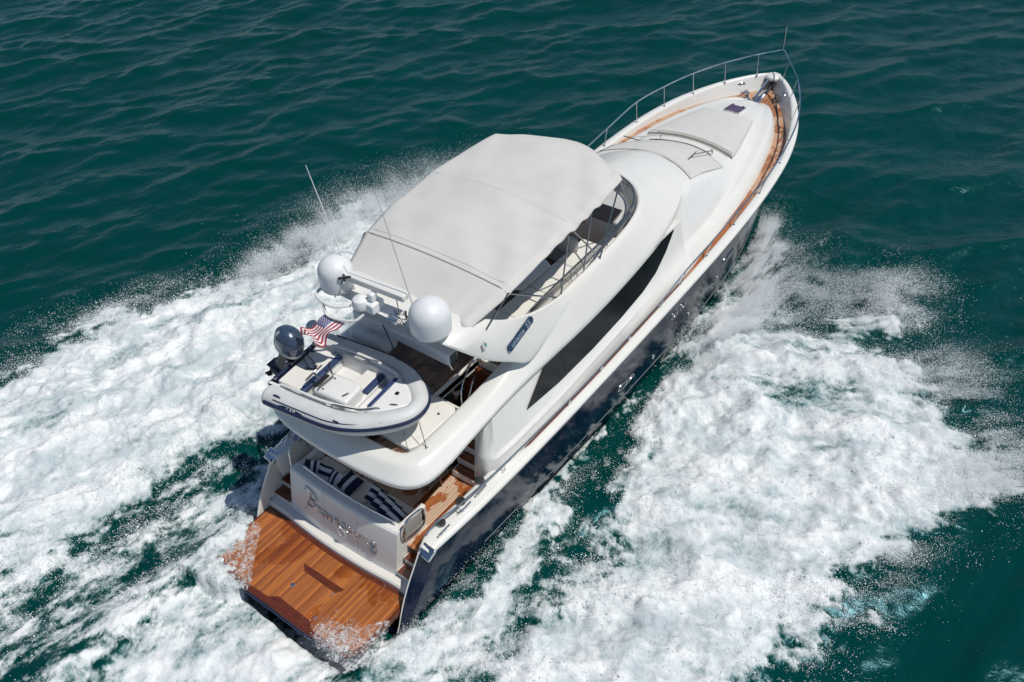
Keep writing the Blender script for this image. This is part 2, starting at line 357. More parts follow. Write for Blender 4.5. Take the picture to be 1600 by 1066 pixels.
mk('edge_fender', *(lambda g: (g.v, g.f))(G().tube([(x - 0.01, y, 0.40) for x, y in poly[1:-1]], 0.035, 8, smooth=False)), NAVY2, SP)
# ---- transom block
def trx(y, z): return 0.66 + 0.10 * (abs(y) / 1.82) ** 2 + 0.20 * (z - 0.5)
TR_TOP = 1.94
g = G(); ny = 20; YY = np.linspace(-1.82, 1.82, ny + 1)
rows = []
for y in YY:
    rows.append([(trx(y, 0.60), y, 0.60), (trx(y, 1.2), y, 1.2), (trx(y, 1.8), y, 1.8), (trx(y, 1.9) + .01, y, 1.9), (trx(y, 1.94) + .05, y, TR_TOP), (trx(y, 1.94) + 0.26, y * .985, TR_TOP + 0.005), (trx(y, 1.94) + 0.31, y * .985, 1.89), (trx(y, 1.94) + 0.35, y * .98, 1.6)])
g.grid(rows)
for r in (rows[0], rows[-1]): g.add(r + [(r[-1][0], r[-1][1], 0.49)], [tuple(range(len(r) + 1))])
TR = g.build('transom', GEL, Y, angle=32)
for s in (1, -1): rbox('side_coaming', 1.05, 2.05, min(s*1.66, s*1.80), max(s*1.66, s*1.80), 0.5, 1.92, GELW, Y, 0.03)
g = G(); g.grid([[(trx(min(abs(y), 1.82), .5) - .20, y, .49), (trx(min(abs(y), 1.82), .5) - .19, y, .60), (trx(min(abs(y), 1.82), .5) - .15, y, .64), (1.3, y, .645)] for y in np.linspace(-2.47, 2.47, 21)])
g.build('transom_ledge', GELW, Y, angle=30)
# name on the transom: script strokes in chrome
def script(strokes, M, r):
    g = G()
    for st in strokes: g.tube([M @ Vector((a, b, 0)) for a, b in st], r, 6)
    return g
ST = [[(0.02, 0.62), (0.0, 0.72), (0.06, 0.80), (0.2, 0.80), (0.34, 0.72), (0.42, 0.58), (0.38, 0.46), (0.26, 0.42), (0.16, 0.44), (0.30, 0.38), (0.36, 0.28), (0.28, 0.14), (0.14, 0.12), (0.08, 0.2)],
      [(0.22, 0.66), (0.18, 0.40), (0.10, 0.12), (0.02, -0.16)],
      [(0.34, 0.16), (0.42, 0.28), (0.46, 0.34), (0.50, 0.28), (0.54, 0.30), (0.52, 0.16), (0.56, 0.12)],                    # r
      [(0.76, 0.28), (0.66, 0.32), (0.60, 0.22), (0.64, 0.11), (0.72, 0.16), (0.78, 0.30), (0.77, 0.14), (0.84, 0.13)],        # a
      [(0.84, 0.13), (0.88, 0.32), (0.92, 0.12), (0.98, 0.13), (1.03, 0.32), (1.06, 0.26)],                                    # v
      [(1.06, 0.26), (1.12, 0.32), (1.12, 0.14), (1.20, 0.15)], [(1.15, 0.42), (1.17, 0.46)],                                 # i
      [(1.18, 0.14), (1.30, 0.36), (1.36, 0.22), (1.28, 0.10), (1.20, 0.14)], [(1.28, 0.12), (1.44, 0.20), (1.52, 0.36), (1.56, 0.20), (1.48, 0.10), (1.42, 0.14)],
      [(1.52, 0.12), (1.62, 0.20), (1.68, 0.32), (1.68, 0.14), (1.76, 0.14)], [(1.70, 0.42), (1.73, 0.46)],                   # i
      [(1.76, 0.12), (1.82, 0.32), (1.84, 0.12)], [(1.84, 0.16), (1.92, 0.32), (1.94, 0.12)], [(1.94, 0.16), (2.02, 0.32), (2.04, 0.14), (2.10, 0.14)],
      [(2.28, 0.30), (2.18, 0.34), (2.12, 0.22), (2.18, 0.10), (2.28, 0.14), (2.30, 0.28), (2.24, 0.36)], [(2.28, 0.16), (2.34, 0.02), (2.28, -0.12), (2.16, -0.10), (2.14, 0.0)]]
def trmap(u, v):  # u along from port to starboard, v up
    y = 1.22 - u * 1.06; z = 1.15 + v * 0.78 - 0.02 * u
    return Vector((trx(y, z) - 0.03, y, z))
g = G()
for st in ST: g.tube([trmap(a, b) for a, b in st], 0.018, 6)
g.build('name_lettering', mat('brushed_steel', (0.55, 0.57, 0.6), 0.3, metal=1.0, var=0.2), TR)
c = Vector((trx(-0.13, 1.10), -0.13, 1.08)); ax = Vector((-1, 0, 0.2)).normalized()
g = G().lathe([(0.0, 0.0), (0.12, 0.0), (0.13, 0.03), (0.105, 0.05), (0.09, 0.01), (0.0, 0.01)], c, 28, ax)
g.v = [(x, c.y + (y - c.y) * 1.15, c.z + (z - c.z) * 1.25) for x, y, z in g.v]
g.build('stern_light', GEL, TR); 
G().tube([c + Vector((-.05, .02, .08)), c + Vector((-.08, 0, 0)), c + Vector((-.05, -.02, -.08))], 0.014).build('stern_cleat', CHROME, TR)
for y in (-0.62, 0.55): G().tube([(trx(y, zz) - 0.001, y, zz) for zz in (0.66, 1.2, 1.8, 1.9)], 0.004, 4, smooth=False).build('panel_seam', VGREY, TR)
g = G(); g.tube([(trx(y, 2.14) + 0.16, y, TR_TOP + 0.13) for y in (1.45, 0.8, 0, -0.8, -1.62)], 0.022, 8)
for y in (1.43, 0.5, -0.5, -1.60): g.tube([(trx(y, 2.14) + 0.16, y, TR_TOP), (trx(y, 2.14) + 0.16, y, TR_TOP + 0.13)], 0.018, 8, smooth=False)
g.build('transom_rail', CHROME, TR)
# stern gates (stainless loops with acrylic panel) and steps
for s in (-1, 1):
    a = Vector((1.20, s * 1.86, 1.60)); b = Vector((1.80, s * 1.92, 1.60)); up = Vector((0.0, s * 0.10, 0.72))
    P = [a, a + up * 0.75, a + up + (b - a) * 0.18, b + up - (b - a) * 0.18, b + up * 0.75, b]
    gt = G().tube(P, 0.026, 8, closed=True).build('stern_gate', CHROME, Y)
    mk('gate_panel', [a + (b - a) * .05, a + up * .72 + (b - a) * .05, a + up * .93 + (b - a) * .22, b + up * .93 - (b - a) * .22, b + up * .72 - (b - a) * .05, b - (b - a) * .05], [(0, 1, 2, 3, 4, 5)], mat('gate_acrylic', (0.55, 0.52, 0.46), 0.3, alpha=0.75), gt, smooth=False)
    for i, (x0, x1, zt) in enumerate(((0.80, 1.12, 0.82), (1.10, 1.42, 1.04), (1.40, 1.95, 1.255))):
        y0, y1 = sorted((s * 1.84, s * 2.47))
        st = G().box(x0 + 0.01, x1, y0, y1, 0.3, zt - 0.02).build('stern_step', GELW, Y, smooth=False)
        G().box(x0 - 0.01, x1 - 0.01, y0 + .03, y1 - .03, zt - 0.018, zt + 0.004).build('tread', VARND if i < 2 else COCKTEAK, st, smooth=False)
# ---- cockpit
mk('cockpit_sole', [(1.3, -2.2, 1.25), (5.3, -2.3, 1.25), (5.3, 2.3, 1.25), (1.3, 2.2, 1.25)], [(0, 1, 2, 3)], COCKTEAK, Y, smooth=False)
for s in (1, -1): G().grid([[(x, s * (SH(max(x, 1.15))[0] - capin(x) - 0.02), SH(x)[1] + .04), (x, s * 2.24, 1.7), (x, s * 2.12, 1.24)] for x in np.linspace(1.4, 4.8, 8)]).build('cockpit_bulwark', GELW, Y)
for s in (1, -1): G().grid([[(x, s * 1.86, 1.262), (x, s * 2.13, 1.262)] for x in (1.4, 3, 5.2)]).build('margin_plank', VARN, Y, smooth=False)
G().grid([[(x, -1.14, 1.259), (x, -1.28, 1.259)] for x in (2.0, 4.2)]).build('margin_plank', VARN, Y, smooth=False)
rbox('bulkhead', 5.2, 5.34, -2.3, 2.3, 1.25, 3.6, VARND, Y, 0.01)
rbox('saloon_door', 5.14, 5.2, -0.5, 1.6, 1.3, 3.3, GLASS, Y, 0.01)
SOFA = rbox('cockpit_sofa', 1.12, 2.05, -1.66, 1.66, 1.25, 1.50, GELW, Y, 0.03)
for y0, y1 in ((-1.62, -0.36), (-0.34, 0.80), (0.82, 1.62)): rbox('seat_cushion', 1.2, 2.05, y0, y1, 1.50, 1.62, VINYL, SOFA, 0.045)
for y0, y1 in ((-1.62, -0.36), (-0.34, 0.80), (0.82, 1.62)):
    g = G().box(0, 0.13, y0, y1, 0, 0.34); g.xf(Matrix.Translation((1.14, 0, 1.58)) @ Matrix.Rotation(math.radians(-6), 4, 'Y')); g.build('back_cushion', VINYL, SOFA, bevel=0.045)
rbox('arm_rest', 1.2, 2.1, -1.80, -1.64, 1.5, 1.95, GELW, SOFA, 0.04)
# cockpit stairs to the flybridge (starboard)
ST_ = empty('flybridge_stairs', (0, 0, 0)); ST_.parent = Y
for i in range(9):
    x = 3.62 + i * 0.235; zt = 1.50 + i * 0.265
    y0, y1 = -2.16, -1.28
    g = G().box(x, x + 0.30, y0, y1, zt - 0.24, zt - 0.03); g.build('riser', GEL, ST_, bevel=0.03)
    G().box(x + 0.02, x + 0.29, y0 + 0.05, y1 - 0.07, zt - 0.029, zt).build('tread', VARN, ST_, smooth=False, bevel=0.008)
G().tube([(3.7, -1.2, 1.3), (3.72, -1.2, 2.2), (4.5, -1.2, 3.0), (4.9, -1.15, 3.5)], 0.02).build('stair_rail', CHROME, ST_)
# ---- deckhouse sides and coachroof (one moulding)
def sec(x, pts): return [(x + (p[2] if len(p) > 2 else 0), p[0], p[1]) for p in pts]
g = G()
for s in (1, -1):
    rows = []
    for x, yb, yo, zc in ((3.70, 2.14, 2.14, 2.42), (3.71, 2.30, 2.28, 2.43), (3.77, 2.44, 2.42, 2.44), (3.95, 2.57, 2.55, 2.45), (4.6, 2.66, 2.64, 2.52), (6.5, 2.74, 2.70, 2.62), (9.3, 2.76, 2.70, 2.82), (11.2, 2.78, 2.68, 2.95), (12.5, 2.86, 2.64, 2.98), (13.4, 2.86, 2.60, 3.0)):
        zb = max(1.26, deckz(x) - 0.03); k = 0 if x < 3.72 else 1
        top_y = 2.30
        if x < 3.9: top_y = 2.2
        zt = 4.05
        xo = 0.35 if x < 3.9 else (0.18 if x < 4.2 else 0)
        rows.append([(x, s * 1.95, zb), (x, s * yb, zb), (x, s * (yb + .02 * k), (zb + zc) / 2 - .05), (x, s * (yo + 0.035), zc - 0.05), (x, s * (yo - 0.055 * k), zc + 0.03), (x + xo * .6, s * ((yo - 0.055 * k + top_y) / 2), (zc + .03 + zt) / 2), (x + xo, s * top_y, zt), (x + xo, s * 1.95, zt)])
    g.grid(rows, closed_u=True); g.add(rows[0], [tuple(range(8))])
    # crisp aft face
HOUSE = g.build('deckhouse', GEL, Y, angle=34)
g = G(); SECS = [
 (13.0, [(2.87, 2.40), (2.86, 2.62), (2.60, 2.98), (2.40, 3.14), (2.18, 3.45), (1.9, 4.3), (0.9, 4.45), (0, 4.5)]),
 (14.2, [(2.85, 2.50), (2.83, 2.72), (2.56, 3.02), (2.44, 3.12), (2.28, 3.34), (1.78, 4.38), (0.9, 4.55), (0, 4.6)]),
 (15.3, [(2.81, 2.60), (2.79, 2.80), (2.51, 3.06), (2.40, 3.14), (2.26, 3.34), (1.72, 4.40), (0.9, 4.60, .25), (0, 4.64, .4)]),
 (16.4, [(2.74, 2.68), (2.72, 2.86), (2.42, 3.12), (2.30, 3.20), (2.14, 3.38), (1.74, 4.04), (0.9, 4.20, .3), (0, 4.25, .45)]),
 (17.40, [(2.63, 2.76), (2.60, 2.94), (2.28, 3.20), (2.16, 3.27), (1.98, 3.42), (1.74, 3.70), (0.9, 3.78, .45), (0, 3.82, .6)]),
 (17.7, [(2.60, 2.78), (2.56, 2.96), (2.23, 3.22), (2.10, 3.29), (1.92, 3.44), (1.66, 3.66), (0.9, 3.74, .42), (0, 3.77, .55)]),
 (18.8, [(2.44, 2.84), (2.40, 3.0), (2.05, 3.26), (1.90, 3.33), (1.72, 3.46), (1.45, 3.62), (0.8, 3.72, .1), (0, 3.76, .15)]),
 (20.2, [(2.14, 2.90), (2.10, 3.04), (1.78, 3.28), (1.62, 3.34), (1.44, 3.44), (1.20, 3.56), (0.65, 3.65), (0, 3.69)]),
 (21.6, [(1.74, 2.96), (1.70, 3.08), (1.42, 3.25), (1.28, 3.30), (1.12, 3.38), (0.92, 3.46), (0.5, 3.53), (0, 3.56)]),
 (22.6, [(1.30, 2.98), (1.26, 3.10), (1.02, 3.22), (0.92, 3.26), (0.80, 3.31), (0.64, 3.37), (0.34, 3.41), (0, 3.43)]),
 (23.15, [(0.92, 3.0), (0.88, 3.10), (0.70, 3.19), (0.62, 3.22), (0.52, 3.25), (0.40, 3.28), (0.2, 3.31), (0, 3.32)]),
 (23.42, [(0.50, 3.0), (0.46, 3.08), (0.36, 3.13), (0.31, 3.15), (0.26, 3.17), (0.2, 3.19), (0.1, 3.2), (0, 3.21)]),
 (23.50, [(0.30, 3.0), (0.24, 3.04), (0.18, 3.06), (0.15, 3.07), (0.12, 3.07), (0.08, 3.08), (0.04, 3.08), (0, 3.08)])]
for x_, p_ in SECS:
    if x_ > 17: p_[1] = (p_[1][0], p_[1][1] + .10); p_[2] = (p_[2][0] + .09, p_[2][1] + .09)
    if 13.5 < x_ < 23: p_[3] = (p_[3][0] - .05, p_[2][1] + .02); p_[1] = (p_[1][0] - .03, p_[1][1])
rows = [mirror_rows(sec(x, p)) for x, p in SECS]; g.grid(rows)
g.m = [1 if (1 <= k // 14 <= 3 and k % 14 in (4, 9)) else 0 for k in range(len(g.f))]
ROOF = g.build('coachroof', [GEL, mat('side_cover', (0.68, 0.685, 0.675), 0.8, var=.04, vscale=3)], Y, subsurf=2)
crease(ROOF, (2, 12, 4, 10), 15, .85); crease(ROOF, (3, 11, 5, 9), 15, .7)
def lerp(a, b, t): return tuple(a[i] + (b[i] - a[i]) * t for i in range(3))
# windscreen cover: follows the sloping front
def wsurf(v, u):  # v 0 top..1 bottom, u -1..1
    yt = 1.66 * u; yb = 1.70 * u
    a = Vector((15.78 - 0.55 * u * u, yt, 4.60 - 0.17 * u * u)); b = Vector((18.0 - 0.58 * u * u, yb, 3.80 - 0.10 * u * u))
    p = a + (b - a) * v; p.z += 0.018 - 0.07 * max(0, 1 - v * 3) + 0.03 * math.sin(math.pi * min(1, max(0, v))); return p
WS = mk('windscreen_cover', *(lambda g: (g.v, g.f))(G().grid([[wsurf(v, u) for u in np.linspace(-1, 1, 25)] for v in np.linspace(-.04, 1, 12)])), MESHC, Y, solid=0.012)
# wipers + base rail
g = G(); g.tube([wsurf(1.03, u) + Vector((0.03, 0, 0.0)) for u in (0.75, 0.5, 0, -0.4, -0.60)], 0.016, 6)
g.build('wiper_cowl', BLACK, Y)
for u0 in (-0.62, 0.55):
    a = wsurf(1.0, u0) + Vector((0.1, 0, 0.05)); b = wsurf(0.45, u0 + 0.02 * 1) + Vector((0, 0.0, 0.10)); bl = [b + Vector((-0.35, 0.02, 0.03)), b + Vector((0.25, 0.04, 0.03))]
    if u0 > 0: b = wsurf(0.92, 0.98) + Vector((0, 0, 0.1)); bl = [b + Vector((0, .35, 0.0)), b + Vector((0, -.35, 0.0))]
    wp = G().tube([a, a + Vector((0, 0, 0.12)), b + Vector((0, 0, 0.05))], 0.018, 6, smooth=False).tube([a + Vector((.08, 0.06, 0)), a + Vector((0.05, 0.06, 0.16))], .014, 6, smooth=False).build('wiper', CHROMED, Y)
    G().tube(bl, 0.016, 6, smooth=False).build('wiper_blade', BLACK, wp)
# sun pad on the coachroof
def pad(v, u): # v fwd, u across
    hw = 1.62 + (0.98 - 1.62) * v ** 1.2; x = 18.25 + 3.0 * v + (0.25 * (1 - u * u)) * (1 - v) ; z = 3.83 - 0.22 * v - 0.10 * u * u * (1 - 0.3 * v)
    return Vector((x, hw * u, z))
g = G(); n = 14
rowsT = [[pad(v, u) + Vector((0, 0, 0.10 - 0.05 * max(abs(u), 2 * abs(v - .5)) ** 6)) for u in np.linspace(-0.97, 0.97, n)] for v in np.linspace(0.02, 0.98, n)]
g.grid(rowsT)
PAD = g.build('sun_pad', MESHC, Y, solid=0.0)
ring = [pad(0, u) for u in np.linspace(-1, 1, 14)] + [pad(v, 1) for v in np.linspace(0.1, 0.9, 8)] + [pad(1, u) for u in np.linspace(1, -1, 14)] + [pad(v, -1) for v in np.linspace(0.9, 0.1, 8)]
rt = rowsT[0] + [r[-1] for r in rowsT[1:-1]][::1] 
side = G(); topring = [pad(0.02, u * .97) + Vector((0, 0, .05)) for u in np.linspace(-1, 1, 14)] + [pad(v, .97) + Vector((0, 0, .05)) for v in np.linspace(0.1, 0.9, 8)] + [pad(.98, u * .97) + Vector((0, 0, .05)) for u in np.linspace(1, -1, 14)] + [pad(v, -.97) + Vector((0, 0, .05)) for v in np.linspace(0.9, 0.1, 8)]
side.grid([ring, topring], closed_u=True); side.grid([[p - Vector((0, 0, .1)) for p in ring], ring], closed_u=True)
side.build('pad_border', MESHC, PAD)
g = G().tube([pad(0.0, u) + Vector((-0.04, 0, 0.03)) for u in (-0.95, -0.4, 0.2, 0.8)], 0.012, 6).build('pad_piping', mat('piping_tan', (0.30, 0.24, 0.12), 0.7, var=0.1), PAD)
# deck hatch
h = Vector((21.75, -0.02, 3.56)); 
HT = G().box(-0.32, 0.32, -0.31, 0.31, -0.06, 0.02).xf(Matrix.Translation(h) @ Matrix.Rotation(0.10, 4, 'Y')).build('deck_hatch', GELW, Y, bevel=0.02)
G().box(-0.31, 0.31, -0.30, 0.30, 0.021, 0.035).xf(Matrix.Translation(h) @ Matrix.Rotation(0.10, 4, 'Y')).build('hatch_glass', PURP, HT, bevel=0.01)
for yy in (-.2, .2):
    for x0 in (-.33, .24): G().box(x0, x0 + .07, yy - .03, yy + .03, .05, .072).xf(Matrix.Translation(h) @ Matrix.Rotation(0.10, 4, 'Y')).build('hatch_hinge', CHROMED, HT)
# ---- flybridge moulding
FB = [ # P0 lower edge, P1 shoulder, P2 top outer, P3 top inner, P4 sole
 ((1.02, 0.0, 3.50), (0.98, 0.0, 3.63), (1.30, 0.0, 3.92), (1.70, 0.0, 3.93), (1.78, 0.0, 3.78)),
 ((1.04, 0.9, 3.50), (1.00, 0.9, 3.63), (1.32, 0.9, 3.93), (1.70, 0.9, 3.94), (1.78, 0.9, 3.78)),
 ((1.12, 1.75, 3.50), (1.08, 1.77, 3.63), (1.38, 1.6, 3.95), (1.72, 1.45, 3.96), (1.80, 1.4, 3.78)),
 ((1.30, 2.22, 3.50), (1.26, 2.26, 3.63), (1.52, 2.0, 3.97), (1.80, 1.70, 3.98), (1.88, 1.64, 3.78)),
 ((1.65, 2.48, 3.52), (1.62, 2.53, 3.65), (1.80, 2.22, 4.00), (1.98, 1.82, 4.02), (2.02, 1.75, 3.78)),
 ((2.30, 2.54, 3.60), (2.30, 2.59, 3.73), (2.35, 2.28, 4.04), (2.40, 1.86, 4.06), (2.40, 1.79, 3.78)),
 ((3.40, 2.52, 3.75), (3.40, 2.57, 3.87), (3.40, 2.28, 4.10), (3.40, 1.84, 4.10), (3.40, 1.78, 3.78)),
 ((4.70, 2.49, 3.82), (4.70, 2.54, 3.95), (4.70, 2.26, 4.22), (4.70, 1.82, 4.18), (4.70, 1.78, 3.78)),
 ((5.60, 2.48, 3.80), (5.60, 2.52, 3.94), (5.50, 2.20, 4.50), (5.40, 1.90, 4.46), (5.40, 1.84, 3.78)),
 ((6.60, 2.47, 3.77), (6.60, 2.51, 3.92), (6.60, 2.13, 4.84), (6.60, 1.92, 4.86), (6.60, 1.86, 3.78)),
 ((8.20, 2.46, 3.72), (8.20, 2.50, 3.88), (8.20, 2.10, 4.92), (8.20, 1.90, 4.94), (8.20, 1.84, 3.78)),
 ((10.0, 2.43, 3.80), (10.0, 2.47, 3.96), (10.0, 2.06, 4.96), (10.0, 1.86, 4.98), (10.0, 1.80, 3.78)),
 ((11.8, 2.36, 3.92), (11.8, 2.39, 4.07), (11.6, 1.92, 5.02), (11.5, 1.74, 5.04), (11.5, 1.68, 3.78)),
 ((13.2, 2.18, 4.08), (13.1, 2.19, 4.22), (12.5, 1.55, 5.08), (12.3, 1.42, 5.10), (12.3, 1.38, 3.78)),
 ((14.4, 1.93, 4.22), (14.2, 1.88, 4.36), (13.0, 1.05, 5.12), (12.75, 0.98, 5.14), (12.7, 0.95, 3.78)),
 ((15.3, 1.62, 4.28), (15.0, 1.48, 4.45), (13.25, 0.55, 5.14), (12.98, 0.5, 5.17), (12.9, 0.48, 3.78)),
 ((15.85, 0.80, 4.38), (15.55, 0.70, 4.58), (13.35, 0.25, 5.15), (13.05, 0.22, 5.18), (12.98, 0.2, 3.78)),
 ((16.0, 0.0, 4.42), (15.7, 0.0, 4.62), (13.38, 0.0, 5.15), (13.08, 0.0, 5.18), (13.0, 0.0, 3.78))]
def fbrow(st, s):
    P = [Vector((a, s * b, c)) for a, b, c in st]; o = []
    o.append(P[0]); o.append(P[1]); d = P[2] - P[1]; k = min(0.35, 0.5 / d.length * 0.5)
    o.append(P[1] + d * 0.12 + Vector((0, 0, 0.015))); o.append(P[1] + d * 0.5); o.append(P[1] + d * 0.9); o.append(P[2] + (P[3] - P[2]) * 0.2 + Vector((0, 0, .01)))
    o.append(P[3] - (P[3] - P[2]) * 0.15 + Vector((0, 0, .01))); o.append(P[3] + (P[4] - P[3]) * 0.15); o.append(P[4]); return o
ring = [fbrow(s_, -1) for s_ in FB] + [fbrow(s_, 1) for s_ in reversed(FB[1:-1])]
g = G().grid(ring, closed_v=True)
FLY = g.build('flybridge_moulding', GEL, Y, subsurf=2)
# groove line on slab
for s in (1, -1):
    G().tube([Vector((a[1][0], s * (a[1][1] + .004), a[1][2] - 0.015)) for a in FB[5:15]], 0.008, 5).build('moulding_joint', VGREY, FLY)
# sole with stair opening; ceiling below
g = G()
for z0, z1 in ((3.56, 3.785),):
    g.box(1.4, 3.72, -1.95, 1.95, z0, z1).box(3.72, 5.36, -0.98, 1.95, z0, z1).box(5.36, 13.1, -1.95, 1.95, z0, z1).box(3.72, 5.36, -2.2, -1.80, z0, z1)
g.build('flybridge_floor', GELW, Y, smooth=False)
g = G(); z = 3.79
for a, b, c_, d in ((1.5, 3.72, -1.9, 1.9), (3.72, 5.36, -0.98, 1.9), (5.36, 12.9, -1.9, 1.9)): g.add([(a, c_, z), (b, c_, z), (b, d, z), (a, d, z)], [(0, 1, 2, 3)])
g.build('teak_sole', FLYTEAK, Y, smooth=False)
g = G().box(3.66, 3.72, -1.8, -0.96, 3.6, 3.86).box(3.66, 5.4, -0.98, -0.90, 3.6, 3.86).box(5.34, 5.42, -1.8, -0.90, 3.6, 3.86)
OPEN = g.build('stair_opening', GELW, Y, bevel=0.02)
G().tube([(3.80, -1.72, 3.82), (3.95, -1.62, 4.25), (4.55, -1.40, 4.40), (5.15, -1.2, 4.35), (5.25, -1.15, 3.85)], 0.018).build('grab_rail', CHROME, OPEN)
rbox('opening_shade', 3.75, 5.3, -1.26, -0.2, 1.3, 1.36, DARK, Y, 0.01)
# liferaft / locker lid on the aft fly deck
LK = G().prism([(1.98, -0.5), (1.98, -1.66), (2.2, -1.76), (3.50, -1.76), (3.62, -1.65), (3.62, -0.55), (3.3, -0.35), (2.2, -0.35)], 3.79, 3.93).build('deck_locker', VINYL, Y, bevel=0.03)
G().lathe([(0, .02), (.03, .02), (.035, 0)], (3.2, -1.5, 3.93), 12).build('locker_latch', CHROMED, LK)
# ---- side windows (black glass on the deckhouse side)
def side_y(x, z):  # outer surface of the deckhouse above the crease
    zc = float(np.interp(x, [4.6, 6.5, 9.3, 11.2, 12.5, 13.4], [2.55, 2.65, 2.85, 2.98, 3.01, 3.03])); zt = 4.05
    yo = float(np.interp(x, [4.6, 6.5, 9.3, 11.2, 12.5, 13.4], [2.585, 2.645, 2.645, 2.625, 2.585, 2.545])); ty = 2.30
    return yo + (ty - yo) * min(1, max(0, (z - zc) / (zt - zc)))
for s in (-1, 1):
    lower = [(5.25, 2.99), (5.9, 2.96), (6.8, 2.93), (8.2, 2.96), (9.6, 3.05), (10.8, 3.17), (11.6, 3.33), (12.3, 3.62), (12.88, 4.0)]
    upper = [(5.25, 3.01), (5.9, 3.5), (6.6, 4.0), (8.2, 4.02), (9.6, 4.02), (10.8, 4.03), (11.6, 4.03), (12.3, 4.03), (12.92, 4.03)]
    g = G(); g.grid([[(xu, s * (side_y(xu, zl + (zu - zl) * k / 4) + 0.03), zl + (zu - zl) * k / 4) for k in range(5)] for (xl, zl), (xu, zu) in zip(lower, upper)])
    wn = g.build('side_window', GLASS, Y, smooth=True)
    for x in (6.9, 9.0, 10.9, 12.3):
        zl = np.interp(x, [a for a, b in lower], [b for a, b in lower]); zu = np.interp(x, [a for a, b in upper], [b for a, b in upper])
        G().tube([(x, s * (side_y(x, zl) + .031), zl), (x, s * (side_y(x, zu) + .031), zu)], 0.008, 4, smooth=False).build('window_mullion', BLACK, wn)
    for x in (8.3, 8.75): G().box(x, x + 0.16, s * 2.625 - 0.012, s * 2.625 + 0.012, 2.42, 2.60).build('side_vent', VGREY, HOUSE, bevel=0.008)
# ---- radar arch
def blade(s):
    U = cr([(4.12, s * 1.35, 6.30), (4.5, s * 1.90, 6.12), (5.2, s * 2.12, 5.72), (6.2, s * 2.16, 5.32), (7.3, s * 2.12, 5.05), (8.6, s * 2.08, 4.93)], 5)
    Lw = cr([(3.22, s * 1.35, 6.25), (3.35, s * 1.95, 6.10), (4.1, s * 2.26, 5.35), (4.95, s * 2.40, 4.72), (5.6, s * 2.47, 4.35), (6.6, s * 2.36, 4.5)], 5)
    rows = []
    for a, b in zip(U, Lw):
        n = Vector((0, s * 0.035, 0.02)); r = [a, a + (b - a) * 0.04 + n, a + (b - a) * 0.5 + n * 2.2, a + (b - a) * 0.96 + n, b, b + (a - b) * 0.1 - n * 3.5, b + (a - b) * 0.5 - n * 3, a + (b - a) * 0.08 - n * 3]
        rows.append(r)
    return rows
g = G(); R1 = blade(-1); R2 = blade(1)
g.grid(list(reversed(R1)) + R2, closed_u=True); g.add(R1[-1], [tuple(range(8))]); g.add(R2[-1], [tuple(range(8))])
ARCH = g.build('radar_arch', GEL, Y, angle=40)
# badge + small logo on both blades (curved surface ~ outward normal)
for s in (-1, 1):
    a = Vector((4.82, s * 2.36, 5.16)); b = Vector((5.92, s * 2.26, 5.36)); dx = (b - a); c = (a + b) / 2
    xa = dx.normalized() * (1 if s < 0 else -1); n = Vector((0, s * 0.93, 0.36)); M = frame(c, xa, n.cross(xa)); 
    M.translation = c + n.normalized() * 0.045
    g = G(); hl = dx.length / 2; r = 0.095
    poly = [(hl - r + r * math.cos(t), r * math.sin(t)) for t in np.linspace(-math.pi / 2, math.pi / 2, 9)] + [(-hl + r - r * math.cos(t), -r * math.sin(t)) for t in np.linspace(-math.pi / 2, math.pi / 2, 9)]
    bd = g.prism(poly, -0.03, 0.008).xf(M).build('name_badge', BADGE, ARCH, bevel=0.003)
    textmesh('badge_lettering', 'uniesse  55', LETTER, bd, M @ Matrix.Translation((0, 0.0, 0.012)), 0.19)
    c2 = Vector((4.15, s * 2.22, 5.72)); M2 = frame(c2 + n.normalized() * 0.05, xa, n.cross(xa))
    lg = G().prism([(-.09, -.05), (.02, -.08), (.08, .0), (.05, .09), (-.06, .07)], -0.02, 0.004).xf(M2).build('round_logo', VGREY, ARCH)
    G().prism([(0.0, -.05), (.05, -.03), (.06, .03), (.0, .04)], 0.004, 0.008).xf(M2).build('logo_mark', TEALM, lg)
# domes
def dome(name, c, r, h):
    prof = [(r * 0.62, 0.0), (r * 0.66, 0.05), (r * 0.92, 0.10), (r * 0.99, 0.16), (r * 0.985, 0.17), (r, 0.20), (r, h - r * 0.92)]
    prof += [(r * math.cos(t), h - r * 0.92 + r * 0.92 * math.sin(t)) for t in np.linspace(0.15, math.pi / 2 - 0.02, 9)]
    d = G().lathe(prof, c, 40).build(name, DOME, ARCH, angle=50)
    G().lathe([(r * 1.004, 0.165), (r * 1.006, 0.185)], c, 40).build('dome_seam', VGREY, d)
    return d
dome('satellite_dome', (3.34, -1.47, 6.27), 0.46, 0.94)
dome('satellite_dome', (3.36, 1.40, 6.27), 0.41, 0.92)
KIT0 = set(bpy.data.objects)
# open array radar
RD = G().box(2.95, 3.35, 0.02, 0.32, 6.14, 6.40).box(3.05, 3.25, 0.10, 0.26, 6.40, 6.62).build('radar_pedestal', DOME, ARCH, bevel=0.04)
g = G().box(-0.13, 0.13, -0.85, 0.85, 0, 0.17); g.xf(Matrix.Translation((3.32, 0.17, 6.62)) @ Matrix.Rotation(math.radians(4), 4, 'Z')); g.build('radar_scanner', GEL, RD, bevel=0.03)
d3 = G().lathe([(0.12, 0), (0.2, 0.05), (0.22, 0.16), (0.18, 0.27), (0.08, 0.33), (0.01, 0.34)], (3.0, 0.42, 6.17), 24).build('small_dome', DOME, ARCH)
